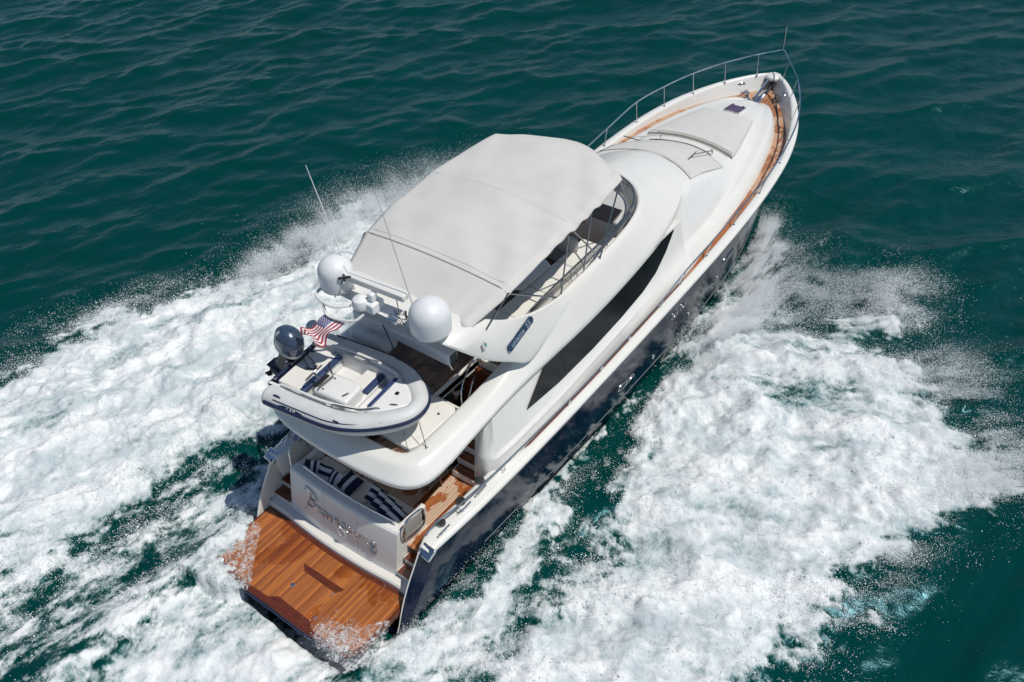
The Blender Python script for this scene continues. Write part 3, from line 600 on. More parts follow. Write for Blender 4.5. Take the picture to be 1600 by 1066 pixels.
# antennas, struts, horn, nav light
g = G().tube([(3.42, 1.05, 6.20), (3.5, 2.01, 9.1)], lambda t: 0.018 - 0.010 * t, 6, smooth=False).build('whip_antenna', GEL, ARCH)
g = G().tube([(3.38, -0.92, 6.18), (3.5, -0.05, 9.2)], lambda t: 0.014 - 0.006 * t, 6, smooth=False).build('whip_antenna', VGREY, ARCH)
g = G().tube([(2.95, 1.25, 6.15), (3.1, 0.95, 6.75)], 0.014, 6, smooth=False).tube([(3.0, 0.85, 6.75), (3.1, 0.95, 6.78), (3.2, 1.15, 6.78)], 0.022, 6).tube([(3.0, 1.05, 6.74), (3.15, 0.8, 6.8)], 0.03, 6, smooth=False).build('wind_sensor', BLACK, ARCH)
g = G().tube([(3.3, -0.45, 6.15), (3.32, -0.40, 6.62)], 0.012, 6, smooth=False).build('stub_antenna', CHROMED, ARCH)
g = G().tube([(3.0, -0.28, 6.2), (3.02, -0.62, 6.22)], lambda t: 0.02 + 0.05 * t, 10, smooth=False).tube([(3.15, -0.28, 6.2), (3.17, -0.55, 6.22)], lambda t: 0.02 + 0.04 * t, 10, smooth=False).build('horn', CHROME, ARCH)
g = G().tube([(3.25, -0.70, 6.18), (3.25, -0.72, 6.42)], 0.02, 6, smooth=False).tube([(3.05, -0.85, 6.2), (3.3, -0.3, 6.22)], 0.012, 6, smooth=False).tube([(3.2, -0.9, 6.2), (3.4, -0.5, 6.22)], 0.012, 6, smooth=False).build('antenna_mount', BLACK, ARCH)
# white tube frame at the port end of the arch
g = G().tube([(3.1, 1.75, 6.18), (2.72, 1.62, 6.22), (2.62, 1.25, 6.2), (2.68, 0.95, 6.18), (2.95, 0.72, 6.15)], 0.035, 8).tube([(2.62, 1.3, 6.2), (2.55, 1.15, 5.95), (2.60, 0.78, 5.93), (2.72, 0.42, 5.98), (2.92, 0.3, 6.1)], 0.035, 8)
FRM = g.build('tube_frame', GEL, ARCH)
G().lathe([(0.05, 0), (0.055, 0.1), (0.03, 0.14), (0.005, 0.15)], (3.1, 1.78, 6.2), 12).build('masthead_light', VGREY, ARCH)
for o_ in set(bpy.data.objects) - KIT0:
    if o_.parent == ARCH: o_.location = (0.12, 0, 0.13)
# ---- crane under the arch
CR = G().box(4.05, 4.42, -1.18, 1.95, 4.62, 4.95).build('crane_boom', DOME, Y, bevel=0.05)
G().box(4.12, 4.35, -1.20, -1.17, 4.67, 4.90).build('boom_opening', mat('boom_hollow', (0.10, 0.11, 0.12), 0.5, var=0.2), CR)
G().tube([(4.1, -1.15, 4.66), (4.12, -1.22, 4.52), (4.16, -1.22, 4.46)], 0.02).build('crane_hook', CHROME, CR)
g = G().box(3.9, 4.5, 0.85, 2.1, 3.95, 4.42); g.build('crane_base', DOME, CR, bevel=0.16)
G().lathe([(0.20, 0), (0.20, 0.35)], (4.25, 1.5, 4.35), 24).build('crane_pivot', DOME, CR)
G().tube([(4.06, 0.9, 4.95), (3.98, 0.7, 4.8), (3.95, 0.55, 4.5), (4.0, 0.62, 4.35)], 0.014).build('hydraulic_hose', BLACK, CR)
# ---- bimini
def bim(x, u):
    ze = float(np.interp(x, [3.95, 5.14, 6.2, 7.7, 9.35, 10.35, 10.8, 11.2], [6.20, 6.60, 6.85, 6.99, 7.05, 7.06, 7.00, 6.84]))
    hw = float(np.interp(x, [4.2, 5.14, 6.2, 7.7, 9.1, 10.35, 10.8, 11.2], [1.98, 2.24, 2.30, 2.31, 2.27, 2.08, 1.98, 1.85]))
    crown = float(np.interp(x, [4.2, 5.14, 7.7, 10.35, 11.2], [0.05, 0.12, 0.26, 0.20, 0.12]))
    sag = -0.085 * (math.sin(math.pi * (x - 5.14) / 2.6) ** 2 if 5.14 < x < 10.35 else 0)
    wr = 0.0
    if x > 5.2:
        e = max(0, (-u - 0.25)) ; wr = 0.055 * e * math.sin(x * 11 + u * 5) * math.exp(-((x - 8.0) / 1.3) ** 2) + 0.010 * math.sin(x * 3.1 + u * 9) * abs(u) ** 3
        wr += 0.016 * math.sin(3.5 * (x - u * 2.2) + 1.5 * math.sin(u * 4)) * (1 if u < 0 else 0.5) + 0.03 * max(0, -u - .5) * math.sin(5.5 * x + 7 * u) * (1 if x > 8.8 else .5)
    else: wr = 0.022 * math.sin(u * 26) * max(0, -u - 0.45) * 2 * (5.2 - x)
    z = ze + crown * (1 - u * u) + sag * (1 - u * u) + wr - 0.10 * max(0, abs(u) - 0.94) / 0.06
    xx = x - (0.0 if x < 10.2 else (x - 10.2) * 0.92 * u * u)
    return Vector((xx, hw * (1 if abs(u) <= 0.94 else 1) * u, z))
XB = list(np.linspace(3.95, 5.14, 9)) + list(np.linspace(5.2, 11.2, 90))
UB = list(np.linspace(-0.94, 0.94, 60)); UB = [-1.0, -0.985, -0.965] + UB + [0.965, 0.985, 1.0]
g = G().grid([[bim(x, u) for u in UB] for x in XB])
BM = g.build('bimini_canopy', CANVAS, Y, angle=60, solid=0.008)
g = G().tube([bim(5.14, u) + Vector((0, 0, 0.012)) for u in np.linspace(-1, 1, 20)], 0.02, 6).tube([bim(5.28, u) + Vector((0, 0, 0.006)) for u in np.linspace(-1, 1, 20)], 0.007, 5)
g.build('canopy_seam', VGREY, BM)
g = G()
for x in (7.7,): g.tube([bim(x, u) + Vector((0, 0, 0.004)) for u in np.linspace(-1, 1, 20)], 0.006, 5)
g.build('canopy_stitching', mat('stitch', (0.6, 0.59, 0.57), 0.9, var=.1), BM)
fr = empty('bimini_frame'); fr.parent = Y
for s in (-1, 1):
    def T(*P): G().tube([(a, s * b, c) for a, b, c in P], 0.022, 8, smooth=False).build('frame_tube', CHROMED, fr)
    base1 = (9.35, 2.02, 4.95); base2 = (7.35, 2.06, 4.9); base3 = (4.5, 2.05, 6.0)
    T((5.14, 2.22, 6.55), (7.35, 2.06, 4.95)); T((5.14, 2.22, 6.55), (4.4, 2.12, 5.95))
    T((7.7, 2.14, 6.68), (7.5, 2.04, 4.95)); T((10.2, 2.03, 6.84), (9.35, 2.02, 4.95)); T((7.9, 2.12, 6.68), (9.2, 1.95, 5.2))
    T((10.25, 2.02, 6.82), (11.3, 1.8, 5.25)); T((9.0, 2.1, 5.3), (11.2, 1.86, 5.35)); T((8.8, 2.08, 6.7), (8.6, 2.0, 5.0))
for x in (5.14, 7.7, 10.3): G().tube([bim(x, u) - Vector((0, 0, 0.035)) for u in np.linspace(-0.99, 0.99, 16)], 0.02, 8).build('bow_hoop', CHROMED, fr)
# ---- flybridge furniture and rail
vr = [(5.6, 1.86, 4.85), (6.6, 1.88, 5.12), (8.2, 1.86, 5.2), (10.0, 1.82, 5.24), (11.4, 1.70, 5.28), (12.2, 1.35, 5.31), (12.65, 0.8, 5.32), (12.82, 0, 5.32)]
g = G().tube([(a, -b, c) for a, b, c in vr] + [(a, b, c) for a, b, c in reversed(vr[:-1])], 0.026, 8)
VR = g.build('flybridge_rail', CHROMED, Y)
lo = [(6.4, 1.88, 4.92), (8.2, 1.88, 4.96), (10.0, 1.84, 5.0), (11.4, 1.73, 5.06), (12.2, 1.39, 5.10), (12.66, 0.83, 5.12), (12.83, 0, 5.12)]
hi = [(6.5, 1.88, 5.10), (8.2, 1.86, 5.18), (10.0, 1.82, 5.22), (11.4, 1.70, 5.26), (12.2, 1.35, 5.29), (12.65, 0.8, 5.30), (12.82, 0, 5.30)]
mr = lambda T_: cr([(a, -b, c) for a, b, c in T_] + [(a, b, c) for a, b, c in reversed(T_[:-1])], 4)
G().grid([mr(lo), mr(hi)]).build('venturi_screen', SMOKE, Y)
g = G()
for s in (1, -1):
    for a, b in zip(lo[:-1], hi[:-1]): g.tube([(a[0], s * a[1], a[2] - .1), (b[0], s * b[1], b[2])], 0.014, 6, smooth=False)
g.build('rail_post', CHROMED, VR)
SE = rbox('flybridge_settee', 6.6, 10.6, -1.80, -0.75, 3.8, 4.28, GELW, Y, 0.03)
for x0, x1 in ((6.62, 7.9), (7.92, 9.25), (9.27, 10.58)):
    rbox('seat_cushion', x0, x1, -1.66, -0.68, 4.28, 4.42, VINYL, SE, 0.045)
    rbox('back_cushion', x0, x1, -1.82, -1.66, 4.35, 4.84, VINYL, SE, 0.05)
rbox('cross_seat', 5.85, 6.6, -1.8, 0.2, 3.8, 4.45, VINYL, SE, 0.06)
TB = G().lathe([(0.03, 0), (0.03, 0.0)], (8.2, -0.1, 3.8), 8)
TB = G().prism([(7.6, -0.75), (8.9, -0.75), (9.05, -0.5), (9.05, 0.3), (7.45, 0.3), (7.45, -0.5)], 4.45, 4.50).box(8.15, 8.3, -0.3, -0.15, 3.8, 4.45).build('fly_table', GEL, Y, bevel=0.015)
HC = G().prism([(11.2, -1.45), (12.2, -1.2), (12.7, -0.7), (12.8, 0.6), (11.2, 0.6)], 3.8, 4.85).build('helm_console', VGREY, Y, bevel=0.08)
g = G().box(0, 0.55, -1.3, 0.45, 0, 0.05); g.xf(Matrix.Translation((11.15, 0, 4.78)) @ Matrix.Rotation(math.radians(-18), 4, 'Y')); g.build('dashboard', BLACK, HC, bevel=0.02)
G().tube([(11.02 + .05 * math.cos(t), -0.3 + 0.2 * math.cos(t), 4.75 + 0.18 * math.sin(t)) for t in np.linspace(0, 2 * math.pi, 13)[:-1]], 0.014, 6, closed=True).build('steering_wheel', CHROMED, HC)
HS = G().box(9.9, 10.45, -0.95, 0.35, 3.8, 4.35).box(9.82, 9.98, -0.95, 0.35, 4.3, 4.85).build('helm_seat', VGREY, Y, bevel=0.06)
# ---- bow rail
top_, mid_ = [], []
BS = [(24.75, .52, 3.58), (23.64, 1.33, 3.49), (22.34, 1.99, 3.43), (21.0, 2.48, 3.34), (19.54, 2.80, 3.27), (17.6, 2.98, 3.06), (15.7, 3.02, 2.92), (13.9, 3.02, 2.76), (12.34, 2.98, 2.60), (11.2, 2.96, 2.50)]
hts = [0.80, 0.78, 0.74, 0.70, 0.66, 0.55, 0.48, 0.42, 0.36, 0.22]; out = [0.10, .12, .13, .13, .12, .08, .04, 0.02, 0, 0]
RT = [(25.75, 0.0, 4.36), (25.35, 0.30, 4.37)] + [(x + (0.12 if i < 5 else 0.3), y + out[i], z + hts[i]) for i, (x, y, z) in enumerate(BS)]
aft = [(9.6, 2.92, 2.55), (8.2, 2.90, 2.46), (6.7, 2.86, 2.38), (4.0, 2.74, 2.26), (2.4, 2.62, 2.22), (1.75, 2.5, 2.2), (1.45, 2.42, 2.02)]
full = RT + aft
P = [(a, -b, c) for a, b, c in reversed(full)] + full[1:]
BR = G().tube(P, 0.024, 8).build('bow_rail', CHROME, Y)
for s in (-1, 1):
    for i, (x, y, z) in enumerate(BS):
        e = RT[i + 2]; g = G().tube([(x, s * y, z + 0.02), (e[0], s * e[1], e[2])], 0.017, 7, smooth=False)
        g.lathe([(0.045, 0.0), (0.045, 0.02), (0.02, 0.03)], (x, s * y, SH(x)[1] + 0.09), 10); g.build('stanchion', CHROME, BR)
    for x, y, z in aft[:-2]:
        g = G().tube([(x - .03, s * (y + 0.0), SH(x)[1] + 0.08), (x, s * y, z)], 0.017, 7, smooth=False); g.box(x - 0.09, x + 0.04, s * y - .02, s * y + .02, SH(x)[1] + .09, SH(x)[1] + .15); g.build('stanchion', CHROME, BR)
G().tube([(25.74, 0, 4.36), (25.74, 0, 5.25)], 0.012, 6, smooth=False).lathe([(0.03, 0), (0.03, 0.06), (0.0, 0.08)], (25.74, 0, 5.22), 8).build('jack_staff', CHROME, BR)
# varnished inner handrail along the house side
for s in (-1, 1): G().tube([(x, s * (SH(x)[0] - capin(x) - 0.035), SH(x)[1] + 0.05) for x in np.linspace(4.9, 12.4, 10)], 0.03, 8).build('toe_rail', VARND, Y)
# ---- fairlead boxes at the stern quarters, cleats
for s in (-1, 1):
    M = frame((1.16, s * 2.63, 1.76), (0.10, 1, 0), (0.80, 0, 0.52))
    f1 = G().box(-0.19, 0.19, -0.16, 0.16, -0.08, 0.03).xf(M).build('quarter_fairlead', CHROME, Y, bevel=0.03)
    G().box(-0.14, 0.14, -0.10, 0.10, 0.02, 0.034).xf(M).build('fairlead_recess', BLACK, f1, bevel=0.01)
    G().tube([M @ Vector((-.1, 0, .03)), M @ Vector((.1, 0, .03))], 0.022, 8, smooth=False).build('fairlead_roller', CHROME, f1)
    for z in (1.1, 0.78):
        p = hull_pt(1.15, (1.78 - z) / 1.9, s); G().box(p.x - 0.16, p.x - 0.06, p.y - s * .10 - .012, p.y - s * .10 + .03, z, z + 0.05).build('underwater_light', CHROME, hull)
    p = hull_pt(1.15, .6, s)
    G().lathe([(0.075, 0), (0.085, 0.012), (0.05, 0.014), (0.04, 0.004), (0.0, 0.004)], (0.65, s * 2.468, 0.62), 20, (0, -s, 0)).build('shore_socket', CHROME, Y)
    for x in (2.25, 3.0, 3.75):
        c = Vector((x - 0.35, s * 2.42, SH(x)[1] + 0.10)); dd = G().lathe([(0.0, 0.03), (0.12, 0.03), (0.135, 0.0), (0.135, -0.12)], c, 20); dd.build('line_locker_lid', CHROMED, Y)
    for x in (1.75, 2.55, 3.15):
        z = SH(x)[1] + 0.12; g = G().tube([(x - .2, s * 2.66, z + .05), (x + .2, s * 2.66, z + .05)], 0.025, 8, smooth=False).box(x - .08, x - .03, s * 2.66 - .02, s * 2.66 + .02, z - .05, z + .05).box(x + .03, x + .08, s * 2.66 - .02, s * 2.66 + .02, z - .05, z + .05); g.build('mooring_cleat', CHROME, Y)
# ---- portholes in the topsides
def on_hull(x, t, s):
    p = hull_pt(x, t, s); a = (hull_pt(x + .1, t, s) - hull_pt(x - .1, t, s)).normalized(); b = (hull_pt(x, t - .05, s) - hull_pt(x, t + .05, s)).normalized()
    return p, a, b
PORTS = [(15.4, 0.30, 0.42, 0.11), (11.75, 0.22, 0.16, 0.10), (12.25, 0.22, 0.16, 0.10), (9.3, 0.52, 0.42, 0.11), (13.0, 0.55, 0.06, 0.05), (10.9, 0.62, 0.07, 0.06), (14.9, .5, .05, .05)]
for s in (-1, 1):
    for x, t, ra, rb in PORTS:
        p, a, b = on_hull(x, t, s); n = a.cross(b); n = n if n.y * s > 0 else -n; p = p + n * 0.012
        pts = [p + a * ra * math.cos(q) + b * rb * math.sin(q) for q in np.linspace(0, 2 * math.pi, 25)[:-1]]
        o = G().tube(pts, 0.016, 6, closed=True, smooth=False).build('porthole', CHROME, hull)
        mk('porthole_glass', [q - n * .004 for q in pts], [tuple(range(24))], GLASS, hull, smooth=False)
        if ra > .3: G().tube([p - a * .06 - b * .05 + n * .01, p + a * .04 + b * .06 + n * .01], 0.018, 6, smooth=False).build('porthole_bar', CHROME, hull)
# ---- anchor gear
AG = empty('anchor_gear'); AG.parent = Y
G().grid([[(23.6, -0.16, 3.07), (23.6, 0.16, 3.07)], [(24.7, -0.12, 3.15), (24.7, 0.12, 3.15)], [(25.2, -0.08, 3.4), (25.2, 0.08, 3.4)]]).build('chain_plate', CHROME, AG, solid=0.03)
G().tube([(23.7, 0.10, 3.17), (24.3, 0.10, 3.28), (25.1, 0.06, 3.56)], 0.055, 8, smooth=False).build('anchor_shank', CHROME, AG)
G().tube([(24.3, -0.14, 3.2), (25.0, -0.1, 3.42)], 0.035, 8, smooth=False).build('bow_roller', BLACK, AG)
G().prism([(24.75, -0.2), (25.1, -0.1), (25.15, 0.1), (24.8, 0.2), (24.95, 0)], 3.42, 3.47).build('anchor_fluke', BLACK, AG)
G().lathe([(0.14, 0), (0.14, 0.05), (0.085, 0.08), (0.075, 0.18), (0.10, 0.24), (0.10, 0.28), (0.0, 0.29)], (23.72, 0.42, 3.05), 20).build('windlass', CHROME, AG)
G().lathe([(0.2, 0), (0.2, 0.03), (0.0, 0.04)], (23.6, 0.36, 3.04), 20).build('windlass_base', CHROMED, AG)
for s, x in ((1, 24.05), (-1, 24.1)):
    y = s * (SH(x)[0] - 0.62); 
    G().tube([(x - .22, y, 3.16), (x + .22, y - s * .05, 3.16)], 0.025, 8, smooth=False).tube([(x - .08, y, 3.05), (x - .08, y, 3.16)], 0.02, 6, smooth=False).tube([(x + .1, y - s * .02, 3.05), (x + .1, y - s * .02, 3.16)], 0.02, 6, smooth=False).tube([(x - .22, y, 3.16), (x - .24, y, 3.28)], .015, 6, smooth=False).build('bow_cleat', CHROME, AG)
    x2 = 24.2; ys = SH(x2)[0] - 0.33; M = frame((x2, s * ys, 3.33), (0.8, -s * 0.6, 0), (0, -s*.25, 1))
    G().tube([M @ Vector((.15 * math.cos(q), .09 * math.sin(q), 0)) for q in np.linspace(0, 2 * math.pi, 17)[:-1]], 0.03, 8, closed=True).build('hawse_ring', CHROME, AG)
    G().prism([(.14 * math.cos(q), .08 * math.sin(q)) for q in np.linspace(0, 2 * math.pi, 17)[:-1]], -.01, .01).xf(M).build('hawse_hole', mat('hawse_dark', (0.02, 0.06, 0.06), 0.4), AG)
# mooring rope on the starboard foredeck
rp = [(24.3, -0.5, 3.3), (24.15, -0.62, 3.1), (23.9, -0.75, 3.07), (23.5, -0.95, 3.06), (23.0, -1.22, 3.05), (22.6, -1.38, 3.04), (22.2, -1.62, 3.03), (21.9, -1.7, 3.02), (22.1, -1.85, 3.02), (21.5, -2.0, 3.01)]
top(G().tube(rp, 0.022, 7).build('mooring_rope', ROPE, None), 'dark mooring rope lying along the teak foredeck by the starboard bulwark', 'rope')
rp = [(24.2, -0.62, 3.2), (24.0, -0.70, 3.16), (24.15, -0.55, 3.14), (24.35, -0.5, 3.2), (24.2, -0.66, 3.24), (24.05, -0.6, 3.2)]
top(G().tube(rp, 0.03, 7, closed=True).build('rope_coil', ROPE, None), 'small dark rope bundle beside the anchor at the bow', 'rope')
top(G().tube([(20.2, -2.25, 2.99), (20.0, -2.38, 3.0), (19.85, -2.42, 3.0)], 0.015, 6).build('line_end', ROPE, None), 'short dark line end lying on the starboard side deck', 'rope')
# ================================================================== TENDER (rib) : local +x = bow, z=0 keel bottom
TN = empty('tender', (2.20, 0.30, 3.92), (0, 0, math.radians(-84.0)), label='pale grey inflatable tender with navy stripe lying across the aft flybridge deck', cat='inflatable boat')
L_, HB, R_ = 1.62, 0.90, 0.235   # straight part etc.
def tube_path(off=0.0, zoff=0.0, n=40):
    # from port stern round the bow to starboard stern
    P = [(-1.44, HB + off, 0.62), (-1.2, HB + off, 0.62), (-0.4, HB + off, 0.64), (0.4, HB * 0.98 + off, 0.67), (1.0, HB * 0.84 + off * .95, 0.71), (1.5 + off * .35, HB * 0.56 + off * .85, 0.76), (1.84 + off * .7, 0.22 + off * .6, 0.80), (1.92 + off * 0.97, 0.0, 0.82)]
    P = [(a, b, c + zoff) for a, b, c in P]
    return P + [(a, -b, c) for a, b, c in reversed(P[:-1])]
def rad(t):
    e = min(t, 1 - t); return R_ * (0.45 + 0.55 * math.sin(min(1, e / 0.045) * math.pi / 2)) * (1 - 0.10 * (1 - min(1, abs(t - .5) / .12)))
g = G().tube([(-1.60, HB, 0.62)] + tube_path() + [(-1.60, -HB, 0.62)], rad, 20); TU = g.build('inflatable_tube', HYP, TN, angle=60)
g = G().tube(tube_path(R_ - 0.002, 0.05), 0.046, 8); g.build('rubbing_strake', NAVY2, TU)
for s in (1, -1):
    pts = [(p[0], s * abs(p[1]), p[2]) for p in tube_path(R_ * 0.74, R_ * 0.66)[1:6]]
    g = G().tube(pts, 0.013, 6); g.v = [(x, y, z) for x, y, z in g.v]; g.build('tube_stripe', NAVY2, TU)
    # navy logo patch on the tube's outer shoulder
    def tubept(x, a): return Vector((x, s * (HB + math.cos(a) * (R_ + .006)), 0.625 + math.sin(a) * (R_ + .006)))
    g = G().grid([[tubept(x, a) for a in np.linspace(0.0, h, 5)] for x, h in ((-1.1, .12), (-1.0, 0.48), (-0.85, 0.62), (-0.5, 0.62), (-0.3, .60), (-0.15, 0.3), (-0.05, 0.05))]); pt = g.build('logo_patch', NAVY2, TU)
    c = tubept(-0.63, 0.36) + Vector((0, s * .006, .003)); xa = Vector((1, 0, 0)) * (-1 if s > 0 else 1); n = Vector((0, s * math.cos(.36), math.sin(.36)))
    textmesh('logo_lettering', '/ AB', WHT, pt, frame(c, xa, n.cross(xa)), 0.15)
    for x in (-1.12, 0.6): g = G().tube([tubept(x - .1, 1.1), tubept(x - .05, 1.1) + Vector((0, 0, .03)), tubept(x + .05, 1.1) + Vector((0, 0, .03)), tubept(x + .1, 1.1)], 0.014, 6).build('grab_handle', NAVY2, TU)
    g = G().tube([(0.25, s * (HB - .16), 0.88), (0.3, s * (HB - .17), 0.96), (0.9, s * (HB - .27), 0.99), (1.25, s * (HB - .47), 1.0), (1.3, s * (HB - .5), .9)], 0.016, 6).build('grab_rail', CHROMED, TN)
# hull below
g = G(); rows = []
for x, hw, zk, zc in ((-1.72, .74, .05, .38), (-0.8, .74, .04, .38), (0.2, .72, .05, .42), (0.9, .58, .12, .52), (1.4, .38, .26, .60), (1.75, .16, .45, .68), (1.98, .01, .66, .76)):
    rows.append([(x, -hw, zc + .12), (x, -hw, zc), (x, -hw * .5, (zc + zk) / 2), (x, 0, zk), (x, hw * .5, (zc + zk) / 2), (x, hw, zc), (x, hw, zc + .12)])
g.grid(rows).build('rigid_hull', TGEL, TN)
G().box(-1.74, -1.66, -.72, .72, .1, .74).build('transom_board', NAVY2, TN, bevel=0.02)
# inner liner / floor
g = G(); rows = []
for x, hw, zf in ((-1.66, .70, .42), (-0.6, .70, .42), (0.4, .66, .42), (1.0, .50, .50), (1.4, .30, .60)):
    rows.append([(x, -hw - .06, .80), (x, -hw + .02, .78), (x, -hw + .08, zf), (x, 0, zf), (x, hw - .08, zf), (x, hw - .02, .78), (x, hw + .06, .80)])
g.grid(rows).build('cockpit_liner', TGEL, TN)
BW = G().prism([(1.02, .58), (1.30, .46), (1.60, .26), (1.78, .08), (1.80, 0), (1.78, -.08), (1.60, -.26), (1.30, -.46), (1.02, -.58)], .66, .97).build('bow_locker', TGEL, TN, bevel=0.05)
G().lathe([(.05, 0), (.05, .01)], (1.35, .1, .972), 12).build('locker_catch', BLACK, BW); G().tube([(1.42, -.22, .98), (1.50, -.20, 1.0), (1.58, -.16, .98)], .012, 6).build('bow_handle', CHROMED, BW)
s1 = G().box(-1.55, -0.78, -.62, .62, .42, .70).build('stern_bench', TGEL, TN, bevel=0.04); G().box(-1.53, -0.86, -.60, .60, .70, .78).build('bench_cushion', VINYL, s1, bevel=0.03)
G().box(-0.87, -0.72, -.61, .61, .70, .80).build('navy_bolster', mat('navy_vinyl', (0.025, 0.05, 0.13), 0.5, var=.15), s1, bevel=0.03)
s2 = G().box(0.02, 0.55, -.60, .60, .42, .66).build('forward_bench', TGEL, TN, bevel=0.04); G().box(0.05, 0.40, 0.0, .56, .66, .73).build('bench_cushion', VINYL, s2, bevel=0.02)
G().box(0.40, 0.55, 0.0, .58, .66, .75).build('navy_bolster', bpy.data.materials['navy_vinyl'], s2, bevel=0.02)
G().box(0.98, 1.10, -.46, .46, .72, .985).build('navy_bolster', bpy.data.materials['navy_vinyl'], BW, bevel=0.03)
G().box(0.56, 1.0, -.36, .40, .42, .60).build('bow_step', TGEL, TN, bevel=0.03)
CO = G().prism([(-0.45, -.60), (-0.45, -.08), (-0.30, 0.0), (0.42, 0.0), (0.52, -.10), (0.52, -.60)], .42, .98).build('steering_console', TGEL, TN, bevel=0.07)
G().box(-0.50, -0.36, -.52, -.12, .84, 1.0).build('instrument_panel', BLACK, CO, bevel=0.03)
c = Vector((-0.66, -.30, 1.10)); ax = Vector((-0.75, 0, 0.65)).normalized(); u = ax.orthogonal().normalized(); v = ax.cross(u)
SWH = G().tube([c + u * .22 * math.cos(q) + v * .22 * math.sin(q) for q in np.linspace(0, 2 * math.pi, 17)[:-1]], 0.018, 6, closed=True)
for q in (0.3, 2.4, 4.5): SWH.tube([c, c + u * .19 * math.cos(q) + v * .19 * math.sin(q)], .010, 5, smooth=False)
SWH.tube([c, c - ax * .2], .025, 6, smooth=False).build('steering_wheel', CHROMED, CO)
G().tube([(-.5, .05, .8), (-.62, .1, 1.0), (-.58, .12, 1.08)], .018, 6).build('throttle_lever', BLACK, CO)
for x, y in ((-.2, -.15), (-.22, -.50)): G().lathe([(.022, 0), (.022, .012)], (x, y, .982), 10).build('console_cap', BLACK, CO)
G().tube([(.32, -.48, .985), (.36, -.44, 1.0), (.38, -.36, .985)], .016, 6).build('console_handle', BLACK, CO)
for s in (1, -1): 
    G().lathe([(.045, 0), (.03, .03), (.035, .06), (.0, .07)], (-1.60, s * .60, .80), 12).build('stern_cleat', CHROMED, TN)
for s in (1, -1):
    G().box(-.7, .0, s * .70 - .05, s * .70 + .05, .70, .86).build('side_pad', VGREY, TN, bevel=.04)
    G().tube([(-1.3, s * .70, .84), (-.8, s * .72, .90), (0.1, s * .71, .92), (.9, s * .58, .95), (1.05, s * .52, .97)], .03, 8).build('liner_rim', TGEL, TN)
    G().lathe([(.12, 0), (.09, .05), (.04, .08), (.0, .09)], (-1.60, s * HB, .62), 18, (-1, 0, 0)).build('tube_end_cone', HYP, TU)
G().grid([[(-.34, -.56, .98), (-.20, -.58, 1.16)], [(-.30, -.10, .98), (-.16, -.12, 1.16)]]).build('console_screen', SMOKE, CO, solid=.01)
# outboard motor (tilted up)
OM = empty('outboard_motor', (-1.72, 0.05, 0.96), (0, math.radians(24), 0)); OM.parent = TN; OM.scale = (1.25, 1.25, 1.25)
g = G(); rows = []
for z, a, b in ((-.02, .10, .10), (0.0, .24, .155), (.10, .30, .19), (.26, .315, .20), (.40, .29, .19), (.50, .22, .15), (.55, .10, .07), (.56, .01, .01)):
    rows.append([(-.10 - .04 * z + a * math.cos(q), b * math.sin(q) * (1 + .12 * math.cos(q)), z + .05 * math.cos(q) * 0) for q in np.linspace(0, 2 * math.pi, 25)[:-1]])
CW = g.grid(rows, closed_u=True).build('engine_cowling', COWL, OM, angle=70)
G().grid([[( -.10 + r_ * .305 * math.cos(q), r_ * .192 * math.sin(q) * (1 + .12 * math.cos(q)), z) for q in np.linspace(0, 2 * math.pi, 25)[:-1]] for r_, z in ((1.0, .08), (1.025, .10), (1.025, .13), (1.0, .15))], closed_u=True).build('cowling_band', VGREY, CW)
G().box(-.22, .02, -.10, .10, -.45, .0).build('engine_midsection', BLACK, OM, bevel=0.04)
LG = G().prism([(-.30, -.04), (-.05, -.06), (.02, 0), (-.05, .06), (-.30, .04)], -.95, -.42).build('lower_leg', mat('engine_grey', (0.07, 0.08, 0.09), .35, var=.2), OM, bevel=0.02)
G().box(-.42, .02, -.11, .11, -.70, -.68).build('cavitation_plate', bpy.data.materials['engine_grey'], LG, bevel=0.008)
G().lathe([(.005, -.28), (.06, -.16), (.065, .05), (.04, .16), (.01, .2)], (-.14, 0, -.88), 14, (1, 0, 0)).build('gear_case', bpy.data.materials['engine_grey'], LG)
G().grid([[(-.10 - .04 * z + a * 1.01 * math.cos(q), b * 1.01 * math.sin(q) * (1 + .12 * math.cos(q)), z) for z, a, b in ((.10, .30, .19), (.26, .315, .20), (.40, .29, .19), (.50, .22, .15))] for q in (2.2, 2.35, 2.5)]).build('cowling_stripe', VGREY, CW)
G().grid([[(-.10 - .04 * z + a * 1.01 * math.cos(q), b * 1.01 * math.sin(q) * (1 + .12 * math.cos(q)), z) for z, a, b in ((.10, .30, .19), (.26, .315, .20), (.40, .29, .19), (.50, .22, .15))] for q in (-2.2, -2.35, -2.5)]).build('cowling_stripe', VGREY, CW)
g = G()
for k in range(3):
    q = k * 2.094; cy, sz = math.cos(q), math.sin(q)
    g.add([(-.36, .03 * cy, -.88 + .03 * sz), (-.30, .14 * cy - .06 * sz, -.88 + .14 * sz + .06 * cy), (-.34, .17 * cy, -.88 + .17 * sz), (-.42, .13 * cy + .06 * sz, -.88 + .13 * sz - .06 * cy)], [(0, 1, 2, 3)])
g.build('propeller', BLACK, LG, solid=0.012)
G().tube([(.05, -.2, -.1), (.1, -.1, -.05), (.12, .1, -.08), (.3, .2, -.12), (.42, .45, -.1)], .02, 6).tube([(.0, .12, -.1), (.15, .2, .0), (.3, .35, -.06)], .016, 6).build('control_cable', BLACK, OM)
G().box(0.0, .16, -.14, .14, -.35, -.05).build('clamp_bracket', CHROMED, OM, bevel=0.02)
